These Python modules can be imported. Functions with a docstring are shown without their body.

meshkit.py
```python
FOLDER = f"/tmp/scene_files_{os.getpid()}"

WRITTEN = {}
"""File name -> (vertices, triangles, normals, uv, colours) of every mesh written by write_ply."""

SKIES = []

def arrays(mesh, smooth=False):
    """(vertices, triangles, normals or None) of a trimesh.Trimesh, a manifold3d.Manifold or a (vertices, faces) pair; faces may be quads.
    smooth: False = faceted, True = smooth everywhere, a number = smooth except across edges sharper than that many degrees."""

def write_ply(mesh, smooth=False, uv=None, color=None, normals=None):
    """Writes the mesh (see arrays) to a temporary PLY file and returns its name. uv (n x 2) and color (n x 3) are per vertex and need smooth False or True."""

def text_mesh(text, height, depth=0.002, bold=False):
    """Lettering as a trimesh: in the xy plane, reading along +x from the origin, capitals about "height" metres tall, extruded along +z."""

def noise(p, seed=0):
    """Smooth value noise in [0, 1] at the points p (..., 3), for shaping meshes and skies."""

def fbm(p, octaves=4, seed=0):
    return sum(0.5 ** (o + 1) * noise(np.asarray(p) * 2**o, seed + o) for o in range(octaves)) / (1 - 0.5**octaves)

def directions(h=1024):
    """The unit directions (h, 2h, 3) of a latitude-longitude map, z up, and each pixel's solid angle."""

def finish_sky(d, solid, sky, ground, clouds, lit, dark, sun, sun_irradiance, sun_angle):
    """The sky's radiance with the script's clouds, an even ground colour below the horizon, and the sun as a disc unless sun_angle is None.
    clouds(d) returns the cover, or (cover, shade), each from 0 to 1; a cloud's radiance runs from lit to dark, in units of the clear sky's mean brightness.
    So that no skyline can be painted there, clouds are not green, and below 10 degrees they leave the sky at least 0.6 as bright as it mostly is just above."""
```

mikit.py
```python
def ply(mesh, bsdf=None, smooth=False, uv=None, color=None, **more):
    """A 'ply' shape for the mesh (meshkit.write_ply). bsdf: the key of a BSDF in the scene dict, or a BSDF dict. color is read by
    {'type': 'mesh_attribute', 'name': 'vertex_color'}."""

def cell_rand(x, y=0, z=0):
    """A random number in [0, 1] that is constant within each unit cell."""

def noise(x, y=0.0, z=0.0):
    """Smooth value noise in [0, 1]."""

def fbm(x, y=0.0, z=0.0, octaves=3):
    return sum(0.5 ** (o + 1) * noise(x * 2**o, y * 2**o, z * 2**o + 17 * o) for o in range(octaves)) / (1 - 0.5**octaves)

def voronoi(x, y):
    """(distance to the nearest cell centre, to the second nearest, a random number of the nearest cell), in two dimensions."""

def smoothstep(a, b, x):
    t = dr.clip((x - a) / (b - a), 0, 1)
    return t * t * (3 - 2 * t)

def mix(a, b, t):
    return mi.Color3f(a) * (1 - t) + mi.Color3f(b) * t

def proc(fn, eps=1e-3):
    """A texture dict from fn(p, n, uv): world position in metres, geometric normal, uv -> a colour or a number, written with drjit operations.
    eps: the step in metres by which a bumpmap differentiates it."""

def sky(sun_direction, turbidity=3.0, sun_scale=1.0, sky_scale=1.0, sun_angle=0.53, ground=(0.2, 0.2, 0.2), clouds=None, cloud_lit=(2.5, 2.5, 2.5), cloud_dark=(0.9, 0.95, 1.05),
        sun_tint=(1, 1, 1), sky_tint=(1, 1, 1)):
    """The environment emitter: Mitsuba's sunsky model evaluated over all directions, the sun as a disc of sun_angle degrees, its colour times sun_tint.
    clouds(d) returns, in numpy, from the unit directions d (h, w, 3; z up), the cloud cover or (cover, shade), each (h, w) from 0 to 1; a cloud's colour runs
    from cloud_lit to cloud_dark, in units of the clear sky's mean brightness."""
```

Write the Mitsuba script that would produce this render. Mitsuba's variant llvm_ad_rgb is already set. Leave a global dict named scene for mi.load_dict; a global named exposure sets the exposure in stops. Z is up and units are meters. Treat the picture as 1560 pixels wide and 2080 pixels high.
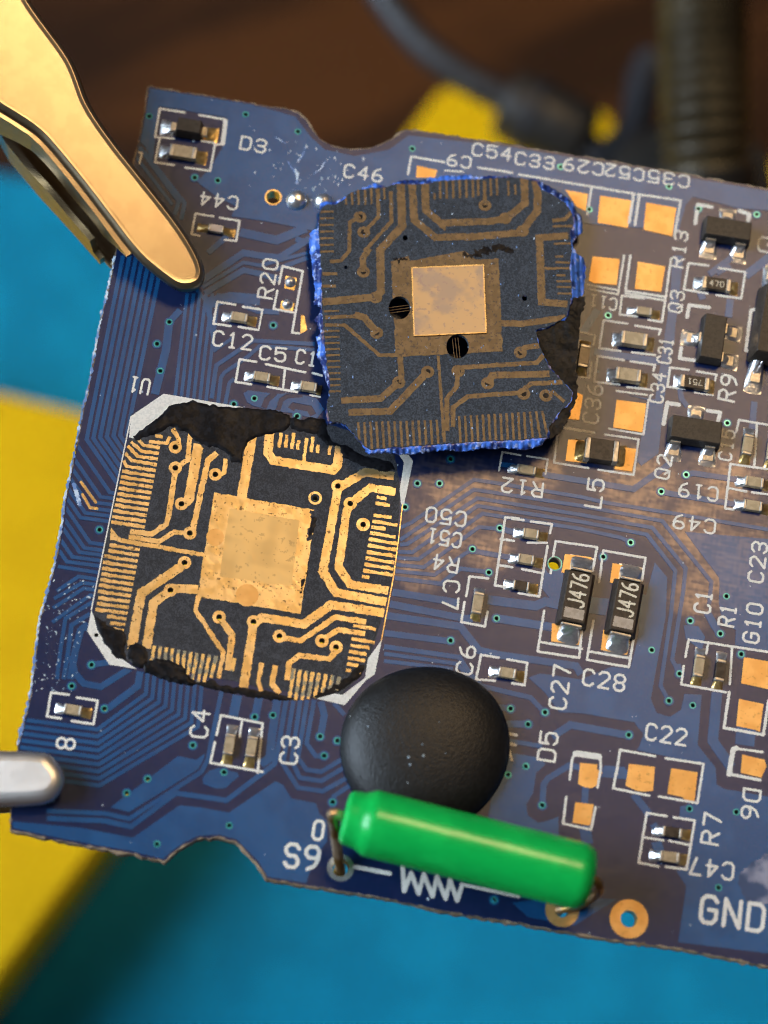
import math, random
import numpy as np, trimesh, mitsuba as mi, drjit as dr, mikit, meshkit
from shapely.geometry import Polygon, LineString, Point, MultiPolygon
from shapely.ops import unary_union
from shapely import affinity
from mikit import proc, noise, fbm, voronoi, smoothstep, mix, cell_rand
T = mi.ScalarTransform4f
rng = random.Random(7)
nrng = np.random.default_rng(7)
scene, labels = {}, {}

# ------------------------------------------------------------------ camera, lamps, exposure (design unit: mm, exported in m)
F_PX, W_PX, H_PX = 4500.0, 1560.0, 2080.0          # a phone's long lens, in pixels of a 1560 x 2080 frame
DOWN = np.array([(500 - 780) / F_PX, (2400 - 1040) / F_PX, 1.0]); DOWN /= np.linalg.norm(DOWN)   # the board's normal, seen from the camera
zax = -DOWN                                         # world z in camera axes (right, down, forward)
xax = np.array([1.0, 0, 0]); xax -= zax * xax.dot(zax); xax /= np.linalg.norm(xax)
yax = np.cross(zax, xax)
CAM2W = np.stack([xax, yax, zax])                   # rows: world axes in camera axes
PITCH = 0.0263                                      # mm per pixel where the middle of the picture meets the board
FOCUS = F_PX * PITCH
CAM = -CAM2W @ np.array([0, 0, FOCUS])              # camera position, mm; board top face is z = 0
right, down, fwd = CAM2W @ [1, 0, 0], CAM2W @ [0, 1, 0], CAM2W @ [0, 0, 1]


def P(x, y, z=0.0):
    """The point at height z (mm) where the photograph's pixel x, y was taken."""
    d = CAM2W @ np.array([(x - 780) / F_PX, (y - 1040) / F_PX, 1.0])
    return CAM + d * ((z - CAM[2]) / d[2])


def P2(pts, z=0.0):
    return [tuple(P(x, y, z)[:2]) for x, y in pts]


o, t_, u_ = CAM / 1000, (CAM + fwd * 100) / 1000, -down
scene['camera'] = {'type': 'thinlens', 'fov': math.degrees(2 * math.atan(W_PX / 2 / F_PX)), 'fov_axis': 'x', 'near_clip': 0.005, 'far_clip': 20.0,
                   'aperture_radius': 0.00145, 'focus_distance': (FOCUS + 0.3) / 1000,
                   'to_world': T().look_at(origin=o.tolist(), target=t_.tolist(), up=u_.tolist())}
exposure = 0.0


def rgb(*c):
    return {'type': 'rgb', 'value': [float(x) for x in c]}


def lin(r, g, b):
    return [((x / 255 + 0.055) / 1.055) ** 2.4 if x > 10 else x / 255 / 12.92 for x in (r, g, b)]


LAMP_POS, LAMP_AIM = np.array([96.0, 168.0, 400.0]), np.array([0.0, 0.0, 0.0])
WIN_POS, WIN_AIM = np.array([-1200.0, 130.0, 760.0]), np.array([0.0, 0.0, -20.0])
scene['room_glow'] = {'type': 'constant', 'radiance': rgb(0.068, 0.064, 0.072)}


def disc_mesh(r, n=48):
    a = np.arange(n) * 2 * np.pi / n
    v = np.vstack([[0, 0, 0], np.stack([r * np.cos(a), r * np.sin(a), 0 * a], 1)])
    f = [[0, 1 + i, 1 + (i + 1) % n] for i in range(n)]
    return trimesh.Trimesh(v, f, process=False)


def aim(pos, target):
    return T().look_at(origin=(pos / 1000).tolist(), target=(target / 1000).tolist(), up=[0, 1, 0.1])


m_ = lambda mesh: trimesh.Trimesh(np.asarray(mesh.vertices) / 1000, mesh.faces, process=False)
scene['desk_lamp__bulb'] = mikit.ply(m_(disc_mesh(60)), None, to_world=aim(LAMP_POS, LAMP_AIM), emitter={'type': 'area', 'radiance': rgb(21.5, 14.2, 7.0)})
_pane = trimesh.Trimesh([[-450, -500, 0], [450, -500, 0], [450, 500, 0], [-450, 500, 0]], [[0, 1, 2], [0, 2, 3]], process=False)
scene['daylight_window__pane'] = mikit.ply(m_(_pane), None, to_world=aim(WIN_POS, WIN_AIM), emitter={'type': 'area', 'radiance': rgb(9.2, 11.2, 13.4)})

# ------------------------------------------------------------------ materials


def mat(name, color, rough=0.5, metallic=0.0, spec=0.5, coat=0.0, coat_gloss=0.9, bump=None, bump_scale=1.0, eps=1e-5):
    d = {'type': 'principled', 'base_color': color if isinstance(color, dict) else rgb(*color), 'roughness': rough if isinstance(rough, dict) else float(rough),
         'metallic': metallic if isinstance(metallic, dict) else float(metallic), 'specular': float(spec)}
    if coat:
        d['clearcoat'], d['clearcoat_gloss'] = float(coat), float(coat_gloss)
    if bump is not None:
        d = {'type': 'bumpmap', 'arbitrary': proc(bump, eps), 'scale': bump_scale, 'bsdf': d}
    scene[name] = {'type': 'twosided', 'bsdf': d}
    return name


MM = 1000.0


def blotch(c0, c1, k, a=0.35, b=0.65, octaves=3):
    def fn(p, n, uv):
        return mix(c0, c1, smoothstep(a, b, fbm(p.x * MM * k, p.y * MM * k, p.z * MM * k, octaves)))
    return proc(fn)


def weave(p):
    """glass cloth under the mask: fine threads both ways"""
    u, v = (p.x * 0.985 - p.y * 0.17) * MM, (p.x * 0.17 + p.y * 0.985) * MM
    return noise(u * 2.2, v * 17) * 0.5 + noise(u * 15, v * 1.6) * 0.5


def f_substrate(p, n, uv):
    w = smoothstep(0.35, 0.8, weave(p))
    g = smoothstep(0.4, 0.7, fbm(p.x * MM * 0.9, p.y * MM * 0.9, 3.0, 3))
    return mix(mix([0.005, 0.015, 0.058], [0.008, 0.016, 0.060], g), [0.010, 0.019, 0.066], w * 0.35)


def f_copper_mask(p, n, uv):
    g = smoothstep(0.35, 0.7, fbm(p.x * MM * 0.7, p.y * MM * 0.7, 1.0, 3))
    s = smoothstep(0.62, 0.8, fbm(p.x * MM * 9, p.y * MM * 9, 5.0, 2))
    return mix(mix([0.006, 0.058, 0.165], [0.008, 0.070, 0.19], g), [0.012, 0.075, 0.18], s * 0.4)


def f_mask_rough(p, n, uv):
    return 0.30 + 0.22 * fbm(p.x * MM * 1.3, p.y * MM * 1.3, 2.0, 3) + 0.10 * weave(p)


def f_gold(p, n, uv):
    g = smoothstep(0.3, 0.7, fbm(p.x * MM * 2.2, p.y * MM * 2.2, 7.0, 3))
    s = smoothstep(0.70, 0.78, fbm(p.x * MM * 9, p.y * MM * 9, 1.0, 3))
    return mix(mix([0.60, 0.41, 0.165], [0.72, 0.52, 0.25], g), [0.10, 0.065, 0.04], s * 0.85)


def f_gold_clean(p, n, uv):
    g = smoothstep(0.3, 0.7, fbm(p.x * MM * 1.3, p.y * MM * 1.3, 4.0, 4))
    t = smoothstep(0.70, 0.80, fbm(p.x * MM * 7, p.y * MM * 7, 2.0, 3))
    return mix(mix([0.66, 0.36, 0.105], [0.76, 0.45, 0.155], g), [0.45, 0.25, 0.07], t * 0.7)


def f_die(p, n, uv):
    u, v = (p.x * 0.985 - p.y * 0.17) * MM, (p.x * 0.17 + p.y * 0.985) * MM
    g = smoothstep(0.3, 0.7, noise(u * 1.6, v * 0.4) * 0.5 + noise(u * 0.5, v * 2.0) * 0.5)
    d = smoothstep(0.68, 0.76, fbm(p.x * MM * 5, p.y * MM * 5, 9.0, 3))
    return mix(mix([0.52, 0.375, 0.165], [0.62, 0.45, 0.20], g), [0.30, 0.21, 0.10], d * 0.45)


def f_resin(p, n, uv):
    k = noise(p.x * MM * 22, p.y * MM * 22, 1.0)
    g = fbm(p.x * MM * 3, p.y * MM * 3, 1.5, 3)
    return mix([0.020, 0.021, 0.024], [0.050, 0.052, 0.060], smoothstep(0.3, 0.8, k * 0.5 + g * 0.5))


def f_flake_resin(p, n, uv):
    k = noise(p.x * MM * 18, p.y * MM * 18, 1.0)
    g = fbm(p.x * MM * 2.5, p.y * MM * 2.5, 1.5, 3)
    return mix([0.018, 0.025, 0.034], [0.046, 0.058, 0.076], smoothstep(0.3, 0.8, k * 0.55 + g * 0.45))


def f_bronze(p, n, uv):
    k = smoothstep(0.35, 0.7, fbm(p.x * MM * 4, p.y * MM * 4, 2.0, 3))
    s = smoothstep(0.66, 0.76, fbm(p.x * MM * 10, p.y * MM * 10, 6.0, 2))
    return mix(mix([0.125, 0.076, 0.032], [0.165, 0.102, 0.045], k), [0.05, 0.04, 0.035], s * 0.8)


def f_square(p, n, uv):
    k = smoothstep(0.48, 0.62, fbm(p.x * MM * 0.9, p.y * MM * 0.9, 3.3, 4))
    s = smoothstep(0.68, 0.76, fbm(p.x * MM * 6, p.y * MM * 6, 6.0, 2))
    return mix(mix([0.50, 0.34, 0.18], [0.36, 0.27, 0.20], k), [0.3, 0.22, 0.2], s * 0.6)


def f_silk(p, n, uv):
    k = smoothstep(0.35, 0.75, noise(p.x * MM * 14, p.y * MM * 14, 2.0))
    return mix([0.66, 0.63, 0.56], [0.58, 0.56, 0.50], k)


def h_fine(k, amp):
    def fn(p, n, uv):
        return amp * fbm(p.x * MM * k, p.y * MM * k, p.z * MM * k, 3)
    return fn


def h_clip(p, n, uv):
    u, v = (p.x * 0.6 - p.y * 0.8) * MM, (p.x * 0.8 + p.y * 0.6) * MM
    return 0.35e-6 * noise(u * 1.5, v * 24) + 2.2e-6 * noise(u * 20, v * 20, 2.0) + 2e-6 * fbm(u * 0.4, v * 0.4, 5.0, 2)


def mask_mat(name, color, weight, rough, spec, bump):
    """coloured lacquer; where it is worn thin the copper below shows as a brushed metallic sheen"""
    b0 = {'type': 'roughplastic', 'distribution': 'beckmann', 'diffuse_reflectance': proc(color), 'alpha': rough, 'int_ior': spec}
    b1 = {'type': 'roughconductor', 'distribution': 'ggx', 'alpha': 0.26, 'material': 'none', 'specular_reflectance': rgb(0.95, 0.72, 0.5)}
    scene[name] = {'type': 'twosided', 'bsdf': {'type': 'bumpmap', 'arbitrary': proc(bump, 1e-5), 'scale': 1.0, 'bsdf': {'type': 'blendbsdf', 'weight': proc(weight), 'a': b0, 'b': b1}}}


WORN = [(P(x, y)[:2] / 1000, r * PITCH / 1000) for x, y, r in [(1300, 1000, 95), (1405, 1075, 90), (1500, 1150, 110), (1250, 935, 60), (1480, 985, 90), (930, 1010, 110), (885, 1080, 80), (985, 1000, 70), (1090, 960, 60), (850, 1150, 60), (1420, 1210, 60), (1000, 1120, 60)]]


def streaks(p):
    """brushed copper showing through the worn lacquer, in a few patches"""
    u, v = (p.x * 0.985 - p.y * 0.17) * MM, (p.x * 0.17 + p.y * 0.985) * MM
    st = noise(u * 7.0, v * 3.0) * 0.25 + noise(u * 2.2, v * 7.0, 4.0) * 0.35 + fbm(u * 1.2, v * 1.2, 9.0, 3) * 0.4
    where = 0.0
    for c, r in WORN:
        where = dr.maximum(where, dr.exp(-(dr.square(p.x - float(c[0])) + dr.square(p.y - float(c[1]))) / float(r * r)))
    return (0.25 + 0.75 * smoothstep(0.25, 0.80, st)) * smoothstep(0.25, 0.95, where + 0.5 * (fbm(u * 0.9, v * 0.9, 2.0, 3) - 0.5))


def w_sub(p, n, uv):
    return 0.001 + 0.27 * streaks(p)


def w_cop(p, n, uv):
    return 0.001 + 0.07 * streaks(p)


mask_mat('substrate_mask', f_substrate, w_sub, 0.13, 1.43, h_fine(1.6, 6e-6))
mask_mat('copper_mask', f_copper_mask, w_cop, 0.13, 1.43, h_fine(1.6, 6e-6))
mat('via_ring', blotch([0.02, 0.24, 0.24], [0.06, 0.36, 0.32], 4), 0.25, 0.3, 0.6)
mat('laminate', blotch([0.12, 0.085, 0.05], [0.24, 0.18, 0.115], 3), 0.7)
mat('laminate_edge', blotch([0.10, 0.20, 0.42], [0.45, 0.55, 0.65], 2.5, 0.45, 0.62), 0.5)
mat('gold', proc(f_gold), 0.40, 0.9, bump=h_fine(4, 1.6e-5))
mat('gold_dull', blotch([0.22, 0.22, 0.17], [0.72, 0.46, 0.15], 3.5, 0.40, 0.55), 0.45, 0.5)
mat('gold_clean', proc(f_gold_clean), 0.48, 0.65, bump=h_fine(2.5, 8e-6))
mat('die_gold', proc(f_die), 0.46, 0.85, bump=h_fine(3, 1e-5))
mat('resin', proc(f_resin), 0.6, 0.0, 0.22, bump=h_fine(12, 1.2e-5))
mat('residue', blotch([0.003, 0.003, 0.004], [0.009, 0.009, 0.011], 5), 0.42, 0.0, 0.13, bump=h_fine(6, 0.8e-5))
mat('flake_resin', proc(f_flake_resin), 0.6, 0.0, 0.25, bump=h_fine(12, 1.2e-5))
mat('torn_black', blotch([0.004, 0.0035, 0.003], [0.013, 0.010, 0.008], 3), 0.5, 0.0, 0.2, bump=h_fine(5, 4e-5))
mat('bronze', proc(f_bronze), 0.5, 0.25, 0.5, bump=h_fine(6, 1.2e-5))
mat('copper_square', proc(f_square), 0.5, 0.5, bump=h_fine(2, 8e-6))
def f_film(p, n, uv):
    a = fbm(p.x * MM * 1.4, p.y * MM * 1.4, 3.0, 3)
    b = fbm(p.x * MM * 5, p.y * MM * 5, 8.0, 2)
    c = mix([0.008, 0.025, 0.14], [0.05, 0.16, 0.62], smoothstep(0.42, 0.62, a))
    return mix(c, [0.24, 0.34, 0.66], smoothstep(0.64, 0.80, b))


mat('blue_film', proc(f_film), 0.3, 0.0, 0.5, bump=h_fine(4, 3e-5))
mat('dust_grey', blotch([0.16, 0.24, 0.32], [0.50, 0.56, 0.58], 3), 0.6)
mat('cloudy_lacquer', blotch([0.02, 0.05, 0.12], [0.22, 0.23, 0.30], 0.9, 0.38, 0.62, 4), 0.5)
mat('silk', proc(f_silk), 0.7, 0.0, 0.3)
mat('solder', blotch([0.70, 0.71, 0.72], [0.86, 0.86, 0.86], 8), 0.30, 0.95, bump=h_fine(9, 2.6e-5))
mat('tin', blotch([0.36, 0.33, 0.28], [0.46, 0.42, 0.36], 6), 0.42, 0.8, bump=h_fine(7, 1e-5))
mat('flux_gold', blotch([0.55, 0.36, 0.12], [0.72, 0.52, 0.22], 5), 0.3, 0.8, bump=h_fine(8, 2e-5))
mat('ceramic_tan', blotch([0.29, 0.22, 0.13], [0.36, 0.275, 0.165], 5), 0.45, 0.0, 0.5)
mat('ceramic_pink', blotch([0.42, 0.33, 0.27], [0.50, 0.40, 0.33], 5), 0.45, 0.0, 0.5)
mat('resistor_black', blotch([0.030, 0.022, 0.016], [0.050, 0.036, 0.026], 5), 0.42, 0.0, 0.2)
mat('plastic_black', blotch([0.028, 0.023, 0.019], [0.042, 0.034, 0.027], 9), 0.42, 0.0, 0.2, bump=h_fine(16, 6e-6))
mat('tantalum_black', blotch([0.030, 0.022, 0.016], [0.044, 0.032, 0.024], 9), 0.42, 0.0, 0.2, bump=h_fine(16, 4e-6))
mat('band_tan', blotch([0.27, 0.22, 0.17], [0.34, 0.28, 0.22], 6), 0.45)
mat('print_tan', blotch([0.50, 0.43, 0.31], [0.62, 0.55, 0.42], 8), 0.6)
mat('epoxy', blotch([0.004, 0.004, 0.004], [0.007, 0.007, 0.007], 7), 0.48, 0.0, 0.42, bump=h_fine(10, 2.4e-5))
mat('green_paint', blotch([0.001, 0.38, 0.06], [0.003, 0.43, 0.07], 0.8), 0.27, 0.0, 0.5, bump=h_fine(1.1, 2.4e-5))
mat('lead_wire', blotch([0.30, 0.18, 0.05], [0.60, 0.46, 0.30], 1.2), 0.35, 0.85)
mat('clip_steel', blotch([0.335, 0.265, 0.17], [0.365, 0.295, 0.19], 1.3), 0.30, 1.0, bump=h_clip)
mat('clip_nickel', blotch([0.80, 0.78, 0.74], [0.88, 0.86, 0.82], 1.3), 0.44, 1.0, bump=h_fine(12, 4e-6))
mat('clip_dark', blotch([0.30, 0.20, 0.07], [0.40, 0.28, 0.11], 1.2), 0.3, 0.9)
mat('blue_vinyl', blotch([0.0005, 0.185, 0.32], [0.001, 0.215, 0.365], 0.25), 0.6, 0.0, 0.12, bump=h_fine(1.4, 8e-5), eps=1e-4)
mat('yellow_plastic', blotch([0.66, 0.40, 0.0005], [0.70, 0.43, 0.001], 0.2), 0.6, 0.0, 0.12)
mat('rubber_black', blotch([0.010, 0.011, 0.014], [0.018, 0.019, 0.023], 0.6), 0.5)
mat('fitting_black', blotch([0.013, 0.012, 0.010], [0.022, 0.019, 0.015], 0.6), 0.45)
mat('arm_metal', blotch([0.040, 0.030, 0.014], [0.07, 0.053, 0.026], 0.3), 0.4, 0.3)


def f_wood(p, n, uv):
    u = (p.x * 0.92 + p.y * 0.39) * MM * 0.03
    v = (-p.x * 0.39 + p.y * 0.92) * MM * 0.13
    g = fbm(u, v, 2.0, 4)
    return mix([0.022, 0.007, 0.0015], [0.066, 0.021, 0.004], smoothstep(0.3, 0.7, g))


mat('wood', proc(f_wood), 0.6, 0.0, 0.15)

# ------------------------------------------------------------------ scene helpers
counts = {}


def numbered(name):
    n = counts.get(name, -1) + 1
    counts[name] = n
    return name if n == 0 else f'{name}_{n:03d}'


def obj(name, mesh, bsdf, parent=None, smooth=False, label=None, **props):
    """one entry of the scene; mesh in mm"""
    if isinstance(mesh, list):
        mesh = trimesh.util.concatenate([m for m in mesh if m is not None])
    key = numbered(f'{parent}__{name}' if parent else name)
    scene[key] = mikit.ply(trimesh.Trimesh(np.asarray(mesh.vertices) / 1000, mesh.faces, process=False), bsdf, smooth=smooth)
    if label or props:
        labels[key] = {**({'label': label} if label else {}), **props}
    return key


def thing(name, label, cat, group=None, kind=None):
    key = numbered(name)
    labels[key] = {'label': label, 'category': cat}
    if group: labels[key]['group'] = group
    if kind: labels[key]['kind'] = kind
    return key


def polys(g):
    if g.is_empty: return []
    if g.geom_type == 'Polygon': return [g]
    return [x for x in getattr(g, 'geoms', []) if x.geom_type == 'Polygon' and x.area > 1e-4]


def plate(g, z0, z1):
    """extrude a shapely area (mm) from z0 to z1"""
    out = []
    for p in polys(g):
        p = p.simplify(0.002)
        for q in polys(p.buffer(0)):
            m = trimesh.creation.extrude_polygon(q, z1 - z0, engine='earcut')
            m.apply_translation([0, 0, z0])
            out.append(m)
    return trimesh.util.concatenate(out) if out else None


def bevel_plate(g, z0, z1, b):
    """like plate(), with a sloping edge of width b"""
    out = []
    for p in polys(g):
        p = polys(p.simplify(0.004))
        if not p: continue
        p = p[0]
        ok, rings = True, []
        for ring in [p.exterior, *p.interiors]:
            c = np.array(ring.coords)[:-1]
            if ring.is_ccw != (ring is p.exterior): c = c[::-1]
            e = np.roll(c, -1, 0) - c; e /= np.linalg.norm(e, axis=1, keepdims=True) + 1e-12
            nr = np.stack([-e[:, 1], e[:, 0]], 1); pn = np.roll(nr, 1, 0)
            m = nr + pn; m /= np.maximum(np.linalg.norm(m, axis=1, keepdims=True), 0.3)
            k = 1 / np.clip((m * nr).sum(1, keepdims=True), 0.5, 1)
            rings.append((c, c + m * k * b))
        inner = Polygon(rings[0][1], [r[1] for r in rings[1:]])
        if not inner.is_valid or inner.area < 0.2 * p.area or not p.buffer(1e-6).contains(inner):
            m = plate(p, z0, z1)
            if m is not None: out.append(m)
            continue
        tv, tf = trimesh.creation.triangulate_polygon(inner, engine='earcut')
        top = trimesh.Trimesh(np.column_stack([tv, np.full(len(tv), z1)]), tf, process=False)
        if top.area_faces.size and top.face_normals[:, 2].mean() < 0: top.invert()
        out.append(top)
        for c, i in rings:
            n = len(c); a = np.arange(n); q = (a + 1) % n
            v = np.vstack([np.column_stack([c, np.full(n, z0)]), np.column_stack([i, np.full(n, z1)])])
            out.append(trimesh.Trimesh(v, np.vstack([np.stack([a, q, n + q], 1), np.stack([a, n + q, n + a], 1)]), process=False))
    return trimesh.util.concatenate(out) if out else None


# zoom tiles in which the photograph was measured: origin x, y and magnification
TILES = dict(T1=(0, 0, 3), T2=(520, 0, 3), T3=(1040, 0, 3), T4=(0, 520, 3), T5=(520, 520, 3), T6=(1040, 520, 3), T7=(0, 1040, 3), T8=(520, 1040, 3),
             T9=(1040, 1040, 3), TA=(0, 1560, 3), TB=(520, 1560, 3), TC=(1040, 1560, 3), V1=(170, 800, 4), V2=(470, 800, 4), V3=(170, 1080, 4), V4=(470, 1080, 4),
             L1=(610, 330, 4), L2=(840, 330, 4), L3=(610, 570, 4), L4=(840, 570, 4), A=(20, 1330, 4), B=(340, 1380, 4), C=(60, 980, 5.2), D=(130, 540, 5.2),
             E=(360, 380, 4.16), F=(790, 900, 4), G=(1170, 900, 4), H=(780, 1150, 4), I=(1360, 380, 5.2), J=(1360, 780, 5.2), K=(1360, 1180, 5.2),
             M=(980, 1460, 4.875), N=(1270, 1580, 5.333), O=(980, 960, 5.2), p=(0, 0, 1))


def Q(s):
    """'T6 10,20 30,40 V1 5,6' -> photograph pixels"""
    out, tile = [], TILES['p']
    for w in s.split():
        if w in TILES: tile = TILES[w]
        else:
            a, b = w.split(',')
            out.append((tile[0] + float(a) / tile[2], tile[1] + float(b) / tile[2]))
    return out


def area(s, z=0.0):
    return Polygon(P2(Q(s), z)).buffer(0)


def line(s, w, z=0.0, cap='flat', join='mitre'):
    return LineString(P2(Q(s), z)).buffer(w * PITCH / 2, cap_style=cap, join_style=join, mitre_limit=2)


def dot(s, r, z=0.0, n=12):
    return Point(P2(Q(s), z)[0]).buffer(r * PITCH, quad_segs=n)


def rough_edge(poly, step, amp, seed):
    """a cut or torn outline: extra points pushed in and out"""
    r = np.random.default_rng(seed)
    c = np.array(poly.exterior.coords)
    out = []
    for a, b in zip(c[:-1], c[1:]):
        L = np.hypot(*(b - a)); k = max(1, int(L / step))
        nrm = np.array([b[1] - a[1], a[0] - b[0]]) / max(L, 1e-9)
        for i in range(k):
            out.append(a + (b - a) * (i / k) + nrm * r.normal(0, amp) * (0.3 if i == 0 else 1))
    return Polygon(out, [list(h.coords) for h in poly.interiors]).buffer(0)


def height_sheet(poly, step, zfun, z0):
    """a lumpy crust: triangulated inside of poly, top at zfun(x, y), closed down to z0"""
    out = []
    for p in polys(poly):
        x0, y0, x1, y1 = p.bounds
        ring = p.exterior.segmentize(step) if hasattr(p.exterior, 'segmentize') else p.exterior
        rp = np.array(p.exterior.segmentize(step).coords)[:-1]
        gx, gy = np.meshgrid(np.arange(x0, x1, step), np.arange(y0, y1, step))
        g = np.stack([gx.ravel(), gy.ravel()], 1) + nrng.normal(0, step * 0.15, (gx.size, 2))
        inner = p.buffer(-step * 0.6)
        import shapely
        keep = shapely.contains_xy(inner, g[:, 0], g[:, 1]) if not inner.is_empty else np.zeros(len(g), bool)
        pts = np.vstack([rp, g[keep]])
        from scipy.spatial import Delaunay
        tri = Delaunay(pts).simplices
        cen = pts[tri].mean(1)
        tri = tri[shapely.contains_xy(p.buffer(1e-6), cen[:, 0], cen[:, 1])]
        a, b, c = pts[tri[:, 0]], pts[tri[:, 1]], pts[tri[:, 2]]
        flip = ((b - a)[:, 0] * (c - a)[:, 1] - (b - a)[:, 1] * (c - a)[:, 0]) < 0
        tri[flip] = tri[flip][:, ::-1]
        edge = np.zeros(len(pts), bool); edge[:len(rp)] = True
        z = zfun(pts[:, 0], pts[:, 1], edge)
        top = np.column_stack([pts, z]); n = len(pts)
        bot = np.column_stack([rp, np.full(len(rp), z0)])
        k = len(rp); ccw = p.exterior.is_ccw
        f = [tri]
        i = np.arange(k); j = (i + 1) % k
        s1, s2 = np.stack([i, n + i, j], 1), np.stack([j, n + i, n + j], 1)
        if not ccw: s1, s2 = s1[:, ::-1], s2[:, ::-1]
        out.append(trimesh.Trimesh(np.vstack([top, bot]), np.vstack([tri, s1, s2]), process=False))
    return trimesh.util.concatenate(out)


def tube(path, radii, n=14, closed_ends=True):
    p = np.asarray(path, float); r = np.broadcast_to(radii, (len(p),))
    t = np.gradient(p, axis=0); t /= np.linalg.norm(t, axis=1, keepdims=True)
    ref = np.array([0.12, 0.2, 1.0]) if abs(t[0][2]) < 0.8 else np.array([1.0, 0.1, 0])
    a = np.cross(t, ref); a /= np.linalg.norm(a, axis=1, keepdims=True); b = np.cross(t, a)
    an = np.arange(n) * 2 * np.pi / n
    v = p[:, None] + r[:, None, None] * (np.cos(an)[None, :, None] * a[:, None] + np.sin(an)[None, :, None] * b[:, None])
    f = []
    for i in range(len(p) - 1):
        for k in range(n):
            k2 = (k + 1) % n
            f += [[i * n + k, i * n + k2, (i + 1) * n + k2], [i * n + k, (i + 1) * n + k2, (i + 1) * n + k]]
    v = v.reshape(-1, 3)
    if closed_ends:
        v = np.vstack([v, p[0], p[-1]]); c0, c1 = len(v) - 2, len(v) - 1
        for k in range(n):
            f += [[c0, (k + 1) % n, k], [c1, (len(p) - 1) * n + k, (len(p) - 1) * n + (k + 1) % n]]
    m = trimesh.Trimesh(v, f, process=False)
    if m.volume < 0: m.invert()
    return m


def spline(pts, n=40):
    from scipy.interpolate import CubicSpline
    pts = np.asarray(pts, float)
    d = np.r_[0, np.cumsum(np.linalg.norm(np.diff(pts, axis=0), axis=1))]
    return CubicSpline(d, pts)(np.linspace(0, d[-1], n))


# ------------------------------------------------------------------ the setting: table top, mat
ZT = -112.0


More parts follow.
